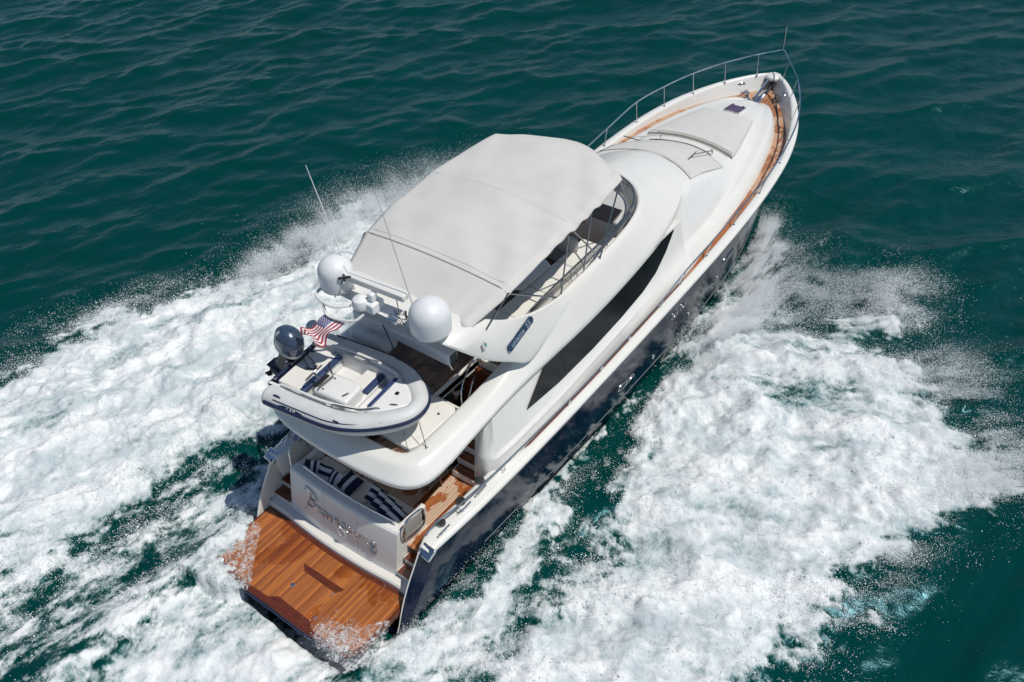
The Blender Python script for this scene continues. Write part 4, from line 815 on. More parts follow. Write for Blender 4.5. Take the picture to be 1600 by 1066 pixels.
# small round fender and strap kit on the tender's forward stern tube; lifting bridle
g = G().lathe([(.0, -.16), (.08, -.15), (.13, -.05), (.13, .05), (.08, .15), (.0, .16)], (0, 0, 0), 16, (1, .3, 0)); 
top(g.xf(Matrix.Translation((3.02, 2.30, 4.98))).build('small_fender', HYP, None), 'small grey pear shaped fender lying at the stern end of the tender beside the outboard', 'fender')
g = G().tube([(-1.75, .25, .95), (-1.4, .1, .83), (-1.15, -.02, .80)], .010, 5).tube([(-1.75, .25, .95), (-1.3, .2, .82), (-1.05, .06, .80)], .010, 5).tube([(-1.22, -.06, .80), (-1.0, .0, .80), (-1.05, .12, .80)], .022, 5).build('lifting_bridle', ROPE, TN)
# tie-down chains from the tender's bow to the deck
def wpt(x, y, z): return TN.matrix_basis @ Vector((x, y, z))
TNm = Matrix.Translation((2.20, 0.30, 3.92)) @ Matrix.Rotation(math.radians(-84), 4, 'Z')
e = TNm @ Vector((1.98, -.02, .55))
top(G().tube([e, (2.15, -2.05, 4.03)], .010, 5, smooth=False).lathe([(.03, 0), (.035, .03), (.01, .05)], (2.15, -2.05, 4.02), 10).build('tie_down_chain', CHROMED, None), 'thin steel tie-down chain from the tender bow to the starboard rim eye', 'chain', None)
top(G().tube([TNm @ Vector((1.7, -.25, .45)), (1.88, -1.72, 4.02)], .010, 5, smooth=False).lathe([(.025, 0), (.03, .03), (.01, .05)], (1.88, -1.72, 4.0), 10).build('tie_down_chain', CHROMED, None), 'thin steel tie-down chain from under the tender bow to the aft locker corner', 'chain', None)
TN.scale = (1, 1.16, 1.04)
# deck chocks
for x in (-1.0, 0.9): G().box(x - .06, x + .06, -.45, .45, -.14, .16).build('deck_chock', BLACK, TN, bevel=.02)
# ================================================================== ENSIGN
def flagpt(u, v):  # u along fly 0..1, v across hoist 0..1 (0 = canton/port side)
    h0 = Vector((2.70, 1.22, 6.06)); h1 = Vector((2.74, 0.68, 5.98))
    p = h0 + (h1 - h0) * v + Vector((-0.66, 0.30, -0.34)) * u
    a = u * (0.35 + .65 * u)
    p += Vector((0.02 * math.sin(7 * u + 3 * v), 0.10 * a * math.sin(10.5 * u + 2.2 * v), 0.17 * a * math.sin(8.5 * u - 2.6 * v + .7)))
    return p
NU, NV = 60, 52; v_, f_l, mi = [], [], []
for i in range(NU + 1):
    for j in range(NV + 1): v_.append(flagpt(i / NU, j / NV))
for i in range(NU):
    for j in range(NV):
        f_l.append((i * (NV + 1) + j, (i + 1) * (NV + 1) + j, (i + 1) * (NV + 1) + j + 1, i * (NV + 1) + j + 1))
        stripe = j // 4; canton = (i < 24 and j < 28)
        mi.append(2 if canton else (0 if stripe % 2 == 0 else 1))
FL = empty('ensign_flag', (2.62, 1.0, 6.0), label='American flag streaming from the white tube frame at the port end of the arch', cat='flag')
off = Vector((2.62, 1.0, 6.0))
mk('flag_cloth', [p - off for p in v_], f_l, None, FL, mats=[RED, WHT, BLU], fm=mi)
g = G()
for r_i in range(9):
    for c_i in range(6 if r_i % 2 == 0 else 5):
        u = (0.35 + c_i + (0.5 if r_i % 2 else 0)) * 0.4 / 6.2 + .008; v = (r_i + .7) * (28 / 52) / 9.4
        pu = flagpt(u + .01, v) - flagpt(u, v); pv = flagpt(u, v + .01) - flagpt(u, v); n = pu.cross(pv).normalized(); a = pu.normalized(); b = n.cross(a)
        for sg in (1, -1):
            c = flagpt(u, v) + n * .003 * sg - off; st = [c + (a * math.cos(k * math.pi / 5) + b * math.sin(k * math.pi / 5)) * (.017 if k % 2 == 0 else .008) for k in range(10)]
            g.add(st, [tuple(range(10))])
g.build('flag_stars', WHT, FL, smooth=False)
G().tube([Vector((2.70, 1.26, 6.07)) - off, Vector((2.74, .64, 5.98)) - off], .010, 6, smooth=False).build('flag_hoist', WHT, FL)
# ================================================================== PILLOWS
def pillow(loc, rot, size, kind, label):
    o = empty('striped_pillow', loc, [math.radians(a) for a in rot], label=label, cat='pillow', group='striped pillows on the cockpit sofa')
    n = 18; v, f, mi = [], [], []
    for sgn in (1, -1):
        b0 = len(v)
        for i in range(n + 1):
            for j in range(n + 1):
                a, b = i / n * 2 - 1, j / n * 2 - 1
                h = 0.085 * (max(0, (1 - abs(a) ** 2.6)) ** .5) * (max(0, (1 - abs(b) ** 2.6)) ** .5)
                pinch = 1 - 0.07 * (1 - abs(a) ** 2) * abs(b) - 0.0
                pinch2 = 1 - 0.07 * (1 - abs(b) ** 2) * abs(a)
                v.append((a * size / 2 * pinch2, b * size / 2 * pinch, sgn * h))
        for i in range(n):
            for j in range(n):
                f.append(tuple(b0 + q for q in (i * (n + 1) + j, (i + 1) * (n + 1) + j, (i + 1) * (n + 1) + j + 1, i * (n + 1) + j + 1)))
                if kind == 'wide': st = [0, 0, 0, 0, 0, 1, 1, 1, 0, 0, 0, 0, 0, 1, 1, 1, 0, 0][j] if False else (1 if 7 <= j < 11 else 0)
                elif kind == 'stripe': st = (i // 4) % 2
                elif kind == 'half': st = 1 if (j < 6 or 9 <= j < 12) else 0
                else: st = 1
                mi.append(st)
    me_o = mk('pillow_cover', v, f, None, o, mats=[FABN, FABW], fm=mi, angle=80)
    return o
PL = [((1.46, 1.44, 1.76), (20, -55, 20), .46, 'half', 'navy and white pillow leaning nearest the port end of the cockpit sofa'),
      ((1.50, 1.08, 1.76), (-10, -50, 12), .46, 'stripe', 'banded pillow second from the port end of the cockpit sofa'),
      ((1.54, 0.78, 1.74), (10, -48, -6), .42, 'half', 'dark navy pillow wedged between the banded one and the flat three-band one'),
      ((1.66, 0.36, 1.72), (4, -16, -8), .54, 'wide', 'large pillow with a single white band lying flat at the middle of the sofa'),
      ((1.72, -0.50, 1.78), (38, -14, 8), .46, 'stripe', 'striped pillow furthest forward in the starboard heap'),
      ((1.64, -0.80, 1.80), (36, -12, 4), .46, 'stripe', 'striped pillow second in the starboard heap'),
      ((1.57, -1.08, 1.82), (34, -12, 0), .46, 'stripe', 'striped pillow third in the starboard heap'),
      ((1.50, -1.36, 1.82), (32, -10, -4), .46, 'stripe', 'striped pillow nearest the starboard arm rest of the sofa')]
for a in PL: pillow(*a)
# ================================================================== CHAIR
def chair(loc, rz, label, grp):
    c = empty('deck_chair', loc, (0, 0, math.radians(rz)), label=label, cat='chair', group=grp)
    G().box(-.24, .24, -.24, .24, .42, .46).build('seat', WICK, c, bevel=.015)
    g = G().grid([[(-.24 - .05 * k / 4 + 0.05 * (1 - (u) ** 2) * -1, .27 * u, .46 + .44 * k / 4) for u in np.linspace(-1, 1, 9)] for k in range(5)]); g.build('backrest', WICK, c, solid=.03)
    for sx in (1, -1):
        for sy in (1, -1): G().tube([(.24 * sx, .25 * sy, .62 if sx > 0 else .9), (.25 * sx, .25 * sy, .42), (.28 * sx, .26 * sy, 0)], .018, 6, smooth=False).build('leg', VARND, c)
    for sy in (1, -1): G().tube([(.24, .27 * sy, .63), (0, .30 * sy, .66), (-.26, .27 * sy, .66)], .022, 6).build('arm', VARND, c)
    return c
chair((2.95, -1.0, 1.26), 170, 'brown woven deck chair with its legs on the teak, nearest the starboard side', 'woven chairs in the cockpit')
chair((3.75, -0.35, 1.26), 175, 'brown woven deck chair in the shade further in under the flybridge', 'woven chairs in the cockpit')
# ================================================================== PERSON climbing inside the stair opening (forearm shows)
def skin(name, V, E_, R, m, parent, lv=2, root=0):
    me = bpy.data.meshes.new(name); me.from_pydata(V, E_, []); me.update(); me.materials.append(m)
    o = bpy.data.objects.new(name, me); COL.objects.link(o); o.parent = parent
    s = o.modifiers.new('skin', 'SKIN'); s.use_smooth_shade = True
    for i, r in enumerate(R): me.skin_vertices[0].data[i].radius = (r, r) if not isinstance(r, tuple) else r
    for i in range(len(V)): me.skin_vertices[0].data[i].use_root = (i == root)
    u = o.modifiers.new('sub', 'SUBSURF'); u.levels = lv; u.render_levels = lv
    return o
PE = empty('person', (4.9, -0.35, 1.36), (0, 0, 0), label='person in dark clothes and lavender sleeve standing in the stair opening, only the forearm showing', cat='person')
V = [(0, 0, .92), (0, 0, 1.15), (0, 0, 1.38), (0, 0, 1.48), (0.02, 0, 1.60), (0.03, 0, 1.72),
     (0, .18, 1.36), (0.0, .30, 1.10), (.16, .30, .92), (0, -.18, 1.38), (-.10, -.30, 1.62 - .12), (-.12, -.46, 1.74),
     (0, .10, .86), (0.02, .11, .46), (0, .11, .06), (.14, .12, .03), (0, -.10, .86), (.12, -.11, .46), (.02, -.11, .06), (.16, -.12, .03)]
E2 = [(0, 1), (1, 2), (2, 3), (3, 4), (4, 5), (2, 6), (6, 7), (7, 8), (2, 9), (9, 10), (10, 11), (0, 12), (12, 13), (13, 14), (14, 15), (0, 16), (16, 17), (17, 18), (18, 19)]
Rr = [.14, .13, .15, .06, .085, .08, .06, .045, .035, .06, .045, .036, .085, .06, .045, .035, .085, .06, .045, .035]
skin('body', V, E2, Rr, SKIN, PE)
skin('dark_clothes', [V[0], V[1], (0, 0, 1.40), V[12], V[13], (0, .11, .15), V[16], V[17], (.03, -.11, .15), (0, .17, 1.37), (0, -.17, 1.39)], [(0, 1), (1, 2), (0, 3), (3, 4), (4, 5), (0, 6), (6, 7), (7, 8), (2, 9), (2, 10)], [.155, .145, .16, .10, .075, .065, .10, .075, .065, .075, .075], DARK, PE)
skin('sleeve', [V[9], V[10], tuple(np.array(V[10]) * .35 + np.array(V[11]) * .65)], [(0, 1), (1, 2)], [.07, .058, .05], SHIRT, PE)
# short hair cap
g = G().lathe([(.096, -.02), (.100, .04), (.08, .09), (.04, .115), (.0, .12)], (0.02, 0, 1.72), 16); g.build('hair', BLACK, PE)
g = G().tube([(.115, 0, 1.70), (.13, 0, 1.665), (.112, 0, 1.655)], .012, 6).build('nose', SKIN, PE)
# hand on the grab rail: palm + five fingers
H = Vector(V[11]); hd = (Vector(V[11]) - Vector(V[10])).normalized(); sd_ = hd.cross(Vector((0, 0, 1))).normalized(); upv = sd_.cross(hd)
HV = [tuple(H), tuple(H + hd * .045), tuple(H + hd * .085)]; HE = [(0, 1), (1, 2)]; HR = [(.024, .03), (.020, .036), (.015, .034)]
skin('hand', HV, HE, HR, SKIN, PE, 2)
for k, (o_, l) in enumerate(((-.030, .062), (-.010, .072), (.010, .070), (.030, .056))):
    b = H + hd * .085 + sd_ * o_; skin('finger', [tuple(b), tuple(b + hd * l * .45 - upv * .004), tuple(b + hd * l * .75 - upv * .022), tuple(b + hd * l * .8 - upv * .045)], [(0, 1), (1, 2), (2, 3)], [.010, .009, .0085, .007], SKIN, PE, 1)
b = H + hd * .03 - sd_ * .03; skin('thumb', [tuple(b), tuple(b + hd * .03 - sd_ * .022), tuple(b + hd * .055 - sd_ * .02 - upv * .018)], [(0, 1), (1, 2)], [.013, .011, .009], SKIN, PE, 1)
# ================================================================== SEA
def spec_noise(N, size, beta, lo, hi, seed, ang=None, spread=2.0):
    r = np.random.default_rng(seed); kx = np.fft.fftfreq(N, size / N); KX, KY = np.meshgrid(kx, kx, indexing='ij'); K = np.hypot(KX, KY); K[0, 0] = 1
    A = K ** (-beta) * (K > lo) * (K < hi); A *= 1 / (1 + np.exp(-(K - lo) / (lo * .2)))
    if ang is not None:
        th = np.arctan2(KY, KX); A = A * (np.abs(np.cos(th - ang)) ** spread * 0.92 + 0.08)
    F = A * np.exp(2j * np.pi * r.random((N, N))); F[0, 0] = 0; h = np.fft.ifft2(F).real; return h / h.std()
def samp(F, size, x, y):
    N = F.shape[0]; u = (x / size * N) % N; v = (y / size * N) % N; i = np.floor(u).astype(int); j = np.floor(v).astype(int); a = u - i; b = v - j; i %= N; j %= N; i1 = (i + 1) % N; j1 = (j + 1) % N
    return F[i, j] * (1 - a) * (1 - b) + F[i1, j] * a * (1 - b) + F[i, j1] * (1 - a) * b + F[i1, j1] * a * b
WANG = math.atan2(0.86, 0.50)
W1 = spec_noise(1024, 61.0, 2.0, 0.15, 1.25, 1, WANG, 2.0)   # long waves 1-8 m
W2 = spec_noise(1024, 37.0, 1.7, 0.8, 6.0, 2, WANG + .25, 1.6)     # ripples
N1 = spec_noise(1024, 53.0, 1.8, 0.08, 9, 3); N2 = spec_noise(1024, 29.0, 1.5, 0.5, 16, 4); N3 = spec_noise(1024, 17.0, 1.3, 1.2, 30, 5); N4 = spec_noise(1024, 43.0, 1.9, 0.15, 12, 6)
B1 = spec_noise(1024, 31.0, 2.0, 0.35, 14, 8)
def seg_sd(poly, X, Yy):
    """signed distance, positive inside"""
    P = np.array(poly, float); d = np.full(X.shape, 1e9); ins = np.zeros(X.shape, bool); n = len(P)
    for i in range(n):
        a = P[i]; b = P[(i + 1) % n]; e = b - a; wx = X - a[0]; wy = Yy - a[1]; t = np.clip((wx * e[0] + wy * e[1]) / (e @ e + 1e-9), 0, 1)
        d = np.minimum(d, np.hypot(wx - t * e[0], wy - t * e[1]))
        c = ((a[1] > Yy) != (b[1] > Yy)) & (X < (b[0] - a[0]) * (Yy - a[1]) / (b[1] - a[1] + 1e-12) + a[0]); ins ^= c
    return np.where(ins, d, -d)
STB = [(20.9, -2.0), (19.8, -3.1), (18.4, -3.6), (16.6, -4.4), (17.0, -5.5), (18.8, -6.4), (20.0, -7.9), (18.4, -8.4), (17.6, -8.8), (16.1, -8.8), (15.4, -10.0), (16.0, -10.7), (14.9, -11.1), (14.3, -12.0), (13.2, -13.2), (12.0, -13.0), (11.0, -11.8), (9.6, -11.1), (8.2, -11.1), (6.6, -11.0), (4.0, -11.0), (1.0, -10.8), (-4, -10.6), (-8, -10.5), (-8, -8.0), (-2, -6.2), (0.8, -5.0), (2.0, -4.6), (3.5, -4.3), (5.0, -4.6), (6.4, -4.7), (8.0, -4.4), (9.4, -3.9), (11.0, -3.3), (12.6, -2.7), (15, -2.2), (19, -1.4)]
HULLS = [(15.0, -2.75), (11.4, -3.15), (8.6, -3.25), (7.1, -3.5), (5.5, -3.8), (4.1, -4.0), (3.1, -4.1), (1.8, -4.1), (0.4, -4.2), (-1.2, -4.6), (-8.0, -6.0), (-8.0, -3.0), (-1.5, -2.3), (0.0, -2.2), (11.4, -2.3)]
PRT = [(18.9, 2.0), (17.6, 4.4), (16.6, 7.5), (15.4, 9.6), (13.9, 10.8), (12.3, 11.6), (9.5, 11.5), (8.4, 11.0), (7.4, 11.7), (6.0, 12.1), (4.8, 12.1), (3.6, 13.2), (2.2, 13.6), (1.3, 14.5), (0.2, 13.7), (-1.2, 14.1), (-6.0, 14.7), (-14, 15), (-14, 6.4), (-6.3, 6.0), (-4.8, 5.3), (-3.6, 4.8), (-2.4, 5.0), (-1.4, 5.7), (-0.2, 5.4), (1.2, 5.0), (2.6, 4.5), (4.5, 3.8), (7.0, 3.0), (12.0, 2.4)]
CEN = [(1.6, 2.4), (0.8, 3.4), (-0.6, 3.6), (-1.8, 3.6), (-3.0, 3.6), (-4.2, 3.5), (-6.0, 3.5), (-14, 3.8), (-14, -2.8), (-6, -2.8), (-3.0, -2.8), (-1.9, -2.9), (-0.6, -3.0), (-0.6, 2.2)]
SS_ = spec_noise(2048, 71.0, 1.30, .22, 13, 21, math.radians(27), 5); SP_ = spec_noise(2048, 67.0, 1.30, .22, 13, 22, math.radians(70), 4); SI_ = spec_noise(2048, 59.0, 1.25, .3, 15, 23)
def streak(X, Yy):
    a = samp(SS_, 71, X, Yy) * .85 + samp(SI_, 59, X, Yy) * .42; b = samp(SP_, 67, X, Yy) * .85 + samp(SI_, 59, X + 9, Yy) * .42; k = np.clip((-Yy - 3.8) / 1.6, 0, 1); return a * k + b * (1 - k)
def field(X, Yy):
    wx = X + .50 * samp(N1, 53, X, Yy) + .20 * samp(N2, 29, X + 7, Yy); wy = Yy + .50 * samp(N1, 53, X + 19, Yy + 31) + .20 * samp(N2, 29, X, Yy + 9)
    def ss(d, a, b):
        t = np.clip((d - a) / (b - a), 0, 1); return t * t * (3 - 2 * t)
    s1, s2, s3, s4 = (seg_sd(p, wx, wy) for p in (STB, HULLS, PRT, CEN))
    n1 = samp(N4, 43, X, Yy); st = streak(X, Yy)
    soft = np.where(X > 13, 1.7, 1.0)
    F = np.maximum.reduce([ss(s1, -.6, 1.0 * soft), ss(s2, -.35, .5) * .84, ss(s3, -.6, 1.1), ss(s4, -.5, .7) * .86])
    chan_p = ss(seg_sd([(3.5, 2.6), (1.5, 5.6), (-2, 5.6), (-6, 6.4), (-14, 6.6), (-14, 2.8), (-4, 2.8), (0, 2.8)], wx, wy), -.5, .8) * .55
    chan_s = ss(seg_sd([(5.4, -3.6), (5.0, -5.0), (2.5, -5.0), (0.5, -6.0), (-2, -7), (-8, -8.2), (-8, -3.0), (-1.5, -3.0), (3, -3.4)], wx, wy), -.5, .8) * .52
    thin = ss(seg_sd([(17.0, -4.9), (17.4, -6.2), (15.8, -8.4), (13.2, -8.6), (11.4, -7.2), (12.6, -5.4)], wx, wy), -.8, 1.0)
    F = np.maximum(F, np.maximum(chan_p, chan_s)); F = F - .20 * thin * F
    F = np.maximum(F, ss(seg_sd([(-.12, 2.35), (-.8, 1.75), (-1.5, 1.15), (-1.9, 1.3), (-2.2, 3.0), (-.3, 3.1)], X, Yy), -.1, .25) * .95)
    edge = ss(seg_sd([(1.5, 14.6), (-1.5, 15.6), (-5, 16), (-14, 17.5), (-14, 14), (-1, 13)], wx, wy), -.3, .8) * .45
    F = np.maximum(F, edge); env = np.clip(F * 2.2, 0, 1)
    F = F + env * (st * (.115 + .10 * (4 * F * (1 - np.minimum(F, 1)))) + .06 * n1)
    return F, s1, s2, s3, s4
def height(X, Yy, F, s1, s3, s4):
    w1 = samp(W1, 61, X, Yy); wv = 0.076 * w1 + .005 * w1 * w1 + .006 * samp(W2, 37, X, Yy)
    h = wv * (1 - .35 * np.clip(F, 0, 1)) * np.clip((Yy + 19) / 1.5, 0, 1) * np.clip((50 - Yy) / 1.5, 0, 1) * np.clip((53 - X) / 1.5, 0, 1) * np.clip((X + 12) / 1.5, 0, 1)
    b = samp(B1, 31, X, Yy); b2 = samp(N3, 17, X, Yy)
    bil = (0.05 * samp(N4, 43, X * 1.3, Yy * 1.3) + .04 * streak(X, Yy) + .035 * b)
    h += np.clip(F - .3, 0, 1) * bil * 1.1
    g = lambda x, c, s: np.exp(-((x - c) / s) ** 2)
    # raised bow sheets either side, falling outward and aft
    env_s = np.clip(s1 / 2.2, 0, 1) * (0.45 + .55 * g(X, 14, 6)) ; env_p = np.clip(s3 / 2.6, 0, 1) * (.55 + .45 * g(X, 8, 7))
    h += env_s * (.50 + .05 * b + .08 * samp(N4, 43, X, Yy)) * (1.0) + env_p * (.55 + .06 * b)
    # rooster ridge behind the quarters
    for sy in (1, -1): h += .35 * g(Yy - sy * (2.7 + .10 * np.clip(-X, 0, 20)), 0, .7) * (X < .5) * np.clip((0.5 - X) / 1.5, 0, 1) * np.exp(np.minimum(0, X + 4) / 6)
    h += .10 * g(Yy, 0, 2.2) * g(X, -2.0, 1.6)
    inside = (np.abs(Yy) < np.interp(X, [-2.2, -1.6, 0, 5, 10, 14, 17, 19, 20.5, 22, 24], [0, 2.3, 2.62, 2.75, 2.82, 2.78, 2.55, 2.15, 1.7, 1.1, 0])) & (X > -1.6) & (X < 24)
    h = np.where(inside, np.minimum(h, -0.05) - .25, h)
    sh_ = lambda pl: np.clip((seg_sd(pl, X, Yy) + .05) / .18, 0, 1)
    cover = sh_([(-.12, 2.35), (-.8, 1.75), (-1.5, 1.15), (-1.9, 1.3), (-2.2, 3.0), (-.3, 3.1)]) * (.60 + .03 * b + .05 * samp(N2, 29, X, Yy)) + 0
    nearh = (np.abs(Yy) < 3.6) & (X > -1.6) & (X < 8)
    h = np.where(nearh, np.minimum(h, .30 + .1 * b), h)
    h = np.where(cover > .3, np.maximum(h, cover + .12 - .05), h)
    return h - 0.12
step = 0.065
fx = np.arange(-12, 53, step); fy = np.arange(-19, 50, step)
ext = np.array([1.5, 4, 9, 20, 45, 100, 250, 700, 2500, 6000.])
gx = np.concatenate([-12 - ext[::-1], fx, fx[-1] + ext]); gy = np.concatenate([-19 - ext[::-1], fy, fy[-1] + ext])
X, Yy = np.meshgrid(gx, gy, indexing='ij'); F, s1, s2, s3, s4 = field(X, Yy); Hh = height(X, Yy, F, s1, s3, s4)
Xd = X + .03 * samp(W1, 61, X + .9, Yy) ; Yd = Yy + .04 * samp(W1, 61, X, Yy + .9)
nx, ny_ = X.shape; co = np.stack([Xd, Yd, Hh], -1).reshape(-1, 3).astype(np.float32)
idx = np.arange(nx * ny_).reshape(nx, ny_); q = np.stack([idx[:-1, :-1], idx[1:, :-1], idx[1:, 1:], idx[:-1, 1:]], -1).reshape(-1, 4)
def fastmesh(name, co, q, m):
    me = bpy.data.meshes.new(name); me.vertices.add(len(co)); me.vertices.foreach_set('co', co.ravel()); me.loops.add(q.size); me.loops.foreach_set('vertex_index', q.ravel().astype(np.int32))
    me.polygons.add(len(q)); me.polygons.foreach_set('loop_start', np.arange(0, q.size, 4, dtype=np.int32)); me.polygons.foreach_set('use_smooth', np.ones(len(q), bool))
    me.update(calc_edges=True); me.materials.append(m); return me
# sea material
SM = bpy.data.materials.new('sea_water'); SM.use_nodes = True; nt = SM.node_tree; L = nt.links.new; N = nt.nodes.new; b = nt.nodes['Principled BSDF']
at_ = N('ShaderNodeAttribute'); at_.attribute_name = 'foam'; tc = N('ShaderNodeTexCoord')
def MM(op, a, bb=None, c=None, clamp=False):
    n = N('ShaderNodeMath'); n.operation = op; n.use_clamp = clamp
    for i, v in enumerate((a, bb, c)):
        if v is None: continue
        if isinstance(v, (int, float)): n.inputs[i].default_value = v
        else: L(v, n.inputs[i])
    return n.outputs[0]
def NZ(scale, detail=8, rough=.6, dist=0.0, vec=None):
    n = N('ShaderNodeTexNoise'); n.inputs['Scale'].default_value = scale; n.inputs['Detail'].default_value = detail; n.inputs['Roughness'].default_value = rough; n.inputs['Distortion'].default_value = dist
    L(vec or tc.outputs['Object'], n.inputs['Vector']); return n.outputs[0]
fo = at_.outputs['Fac']
fine = NZ(5.5, 10, .68, .5); mid = NZ(1.5, 8, .62, .8)
vo = N('ShaderNodeTexVoronoi'); vo.feature = 'DISTANCE_TO_EDGE'; vo.inputs['Scale'].default_value = 3.6
dv = N('ShaderNodeVectorMath'); dv.operation = 'ADD'; nv = N('ShaderNodeTexNoise'); nv.inputs['Scale'].default_value = 2.2; nv.inputs['Detail'].default_value = 6; L(tc.outputs['Object'], nv.inputs['Vector']); sc_ = N('ShaderNodeVectorMath'); sc_.operation = 'SCALE'; sc_.inputs['Scale'].default_value = .9; L(nv.outputs['Color'], sc_.inputs[0]); L(tc.outputs['Object'], dv.inputs[0]); L(sc_.outputs[0], dv.inputs[1]); L(dv.outputs[0], vo.inputs['Vector'])
lace = MM('SUBTRACT', 1.0, MM('MULTIPLY', vo.outputs['Distance'], 7.0, clamp=True), clamp=True)
pat = MM('ADD', MM('MULTIPLY', fine, .95), MM('MULTIPLY', mid, .55)); pat = MM('ADD', pat, MM('MULTIPLY', lace, .16)); pat = MM('SUBTRACT', pat, .76)   # about -0.35..0.4
v = MM('ADD', MM('MULTIPLY', fo, 1.0), MM('MULTIPLY', pat, .85))
fm = N('ShaderNodeMapRange'); fm.interpolation_type = 'SMOOTHSTEP'; fm.inputs[1].default_value = .42; fm.inputs[2].default_value = .92; L(v, fm.inputs[0])
gate = N('ShaderNodeMapRange'); gate.inputs[1].default_value = .05; gate.inputs[2].default_value = .25; L(fo, gate.inputs[0]); foamf = MM('MULTIPLY', fm.outputs[0], gate.outputs[0])
ae = N('ShaderNodeMapRange'); ae.inputs[1].default_value = .35; ae.inputs[2].default_value = .95; L(fo, ae.inputs[0]); aer = MM('MULTIPLY', ae.outputs[0], MM('ADD', MM('MULTIPLY', mid, .8), .25), clamp=True)
deep = N('ShaderNodeMix'); deep.data_type = 'RGBA'; L(NZ(.05, 3), deep.inputs[0]); deep.inputs[6].default_value = (0.000, 0.029, 0.025, 1); deep.inputs[7].default_value = (0.000, 0.044, 0.040, 1)
m1 = N('ShaderNodeMix'); m1.data_type = 'RGBA'; L(aer, m1.inputs[0]); L(deep.outputs[2], m1.inputs[6]); m1.inputs[7].default_value = (.16, .34, .32, 1)
m2 = N('ShaderNodeMix'); m2.data_type = 'RGBA'; L(foamf, m2.inputs[0]); L(m1.outputs[2], m2.inputs[6]); fcol = N('ShaderNodeMix'); fcol.data_type = 'RGBA'; fr_ = N('ShaderNodeMapRange'); fr_.inputs[1].default_value = .38; fr_.inputs[2].default_value = .64; L(NZ(1.3, 12, .74, .8), fr_.inputs[0]); sa = N('ShaderNodeAttribute'); sa.attribute_name = 'strk'; L(MM('ADD', fr_.outputs[0], MM('MULTIPLY', sa.outputs['Fac'], .34), clamp=True), fcol.inputs[0]); fcol.inputs[6].default_value = (.50, .57, .59, 1); fcol.inputs[7].default_value = (.82, .835, .83, 1); L(fcol.outputs[2], m2.inputs[7])
L(m2.outputs[2], b.inputs['Base Color']); ro = N('ShaderNodeMapRange'); L(foamf, ro.inputs[0]); ro.inputs[3].default_value = .19; ro.inputs[4].default_value = .9; L(ro.outputs[0], b.inputs['Roughness'])
sp = N('ShaderNodeMapRange'); L(foamf, sp.inputs[0]); sp.inputs[3].default_value = .50; sp.inputs[4].default_value = .1; L(sp.outputs[0], b.inputs['Specular IOR Level']); b.inputs['IOR'].default_value = 1.33; b.inputs['Specular Tint'].default_value = (.38, .82, 1, 1)
mpw = N('ShaderNodeMapping'); mpw.inputs['Rotation'].default_value = (0, 0, -WANG); mpw.inputs['Scale'].default_value = (1.0, .45, 1); L(tc.outputs['Object'], mpw.inputs[0])
rip = NZ(2.9, 7, .62, .5, mpw.outputs[0]); b1 = N('ShaderNodeBump'); b1.inputs['Strength'].default_value = .5; b1.inputs['Distance'].default_value = .07; L(rip, b1.inputs['Height'])
b2 = N('ShaderNodeBump'); b2.inputs['Distance'].default_value = .07; L(MM('MULTIPLY', foamf, .6), b2.inputs['Strength']); L(MM('ADD', MM('MULTIPLY', fine, 1.0), foamf), b2.inputs['Height']); L(b1.outputs[0], b2.inputs['Normal']); L(b2.outputs[0], b.inputs['Normal'])
me = fastmesh('sea', co, q, SM); a = me.attributes.new('foam', 'FLOAT', 'POINT'); a.data.foreach_set('value', np.clip(F, 0, 1.5).ravel().astype(np.float32))
a = me.attributes.new('strk', 'FLOAT', 'POINT'); a.data.foreach_set('value', streak(X, Yy).ravel().astype(np.float32))
sea = bpy.data.objects.new('sea_water', me); COL.objects.link(sea); sea['kind'] = 'structure'; sea['label'] = 'dark teal sea with small waves and the white wake of the yacht'
# ------------------------------------------------------------------ spray droplets
def points_obj(name, P, R, m, label):
    me = bpy.data.meshes.new(name); me.vertices.add(len(P)); me.vertices.foreach_set('co', P.astype(np.float32).ravel()); a = me.attributes.new('rad', 'FLOAT', 'POINT'); a.data.foreach_set('value', R.astype(np.float32)); me.update(); me.materials.append(m)
    o = bpy.data.objects.new(name, me); COL.objects.link(o); o['kind'] = 'stuff'; o['label'] = label
    ng = bpy.data.node_groups.new(name + '_points', 'GeometryNodeTree'); ng.interface.new_socket('Geometry', in_out='INPUT', socket_type='NodeSocketGeometry'); ng.interface.new_socket('Geometry', in_out='OUTPUT', socket_type='NodeSocketGeometry')
    gi = ng.nodes.new('NodeGroupInput'); go = ng.nodes.new('NodeGroupOutput'); mp = ng.nodes.new('GeometryNodeMeshToPoints'); na = ng.nodes.new('GeometryNodeInputNamedAttribute'); na.data_type = 'FLOAT'; na.inputs['Name'].default_value = 'rad'; sm = ng.nodes.new('GeometryNodeSetMaterial'); sm.inputs['Material'].default_value = m
    ng.links.new(gi.outputs[0], mp.inputs['Mesh']); ng.links.new(na.outputs['Attribute'], mp.inputs['Radius']); ng.links.new(mp.outputs[0], sm.inputs[0]); ng.links.new(sm.outputs[0], go.inputs[0])
    md = o.modifiers.new('points', 'NODES'); md.node_group = ng; return o
DROP = mat('spray_droplets', (0.86, 0.89, 0.90), 0.7, spec=0.2); 
def cand(n, x0, x1, y0, y1): return rng.uniform(x0, x1, n), rng.uniform(y0, y1, n)
PP, RR = [], []
NX0, NX1, NY0, NY1 = len(ext), len(ext) + len(fx), len(ext), len(ext) + len(fy)
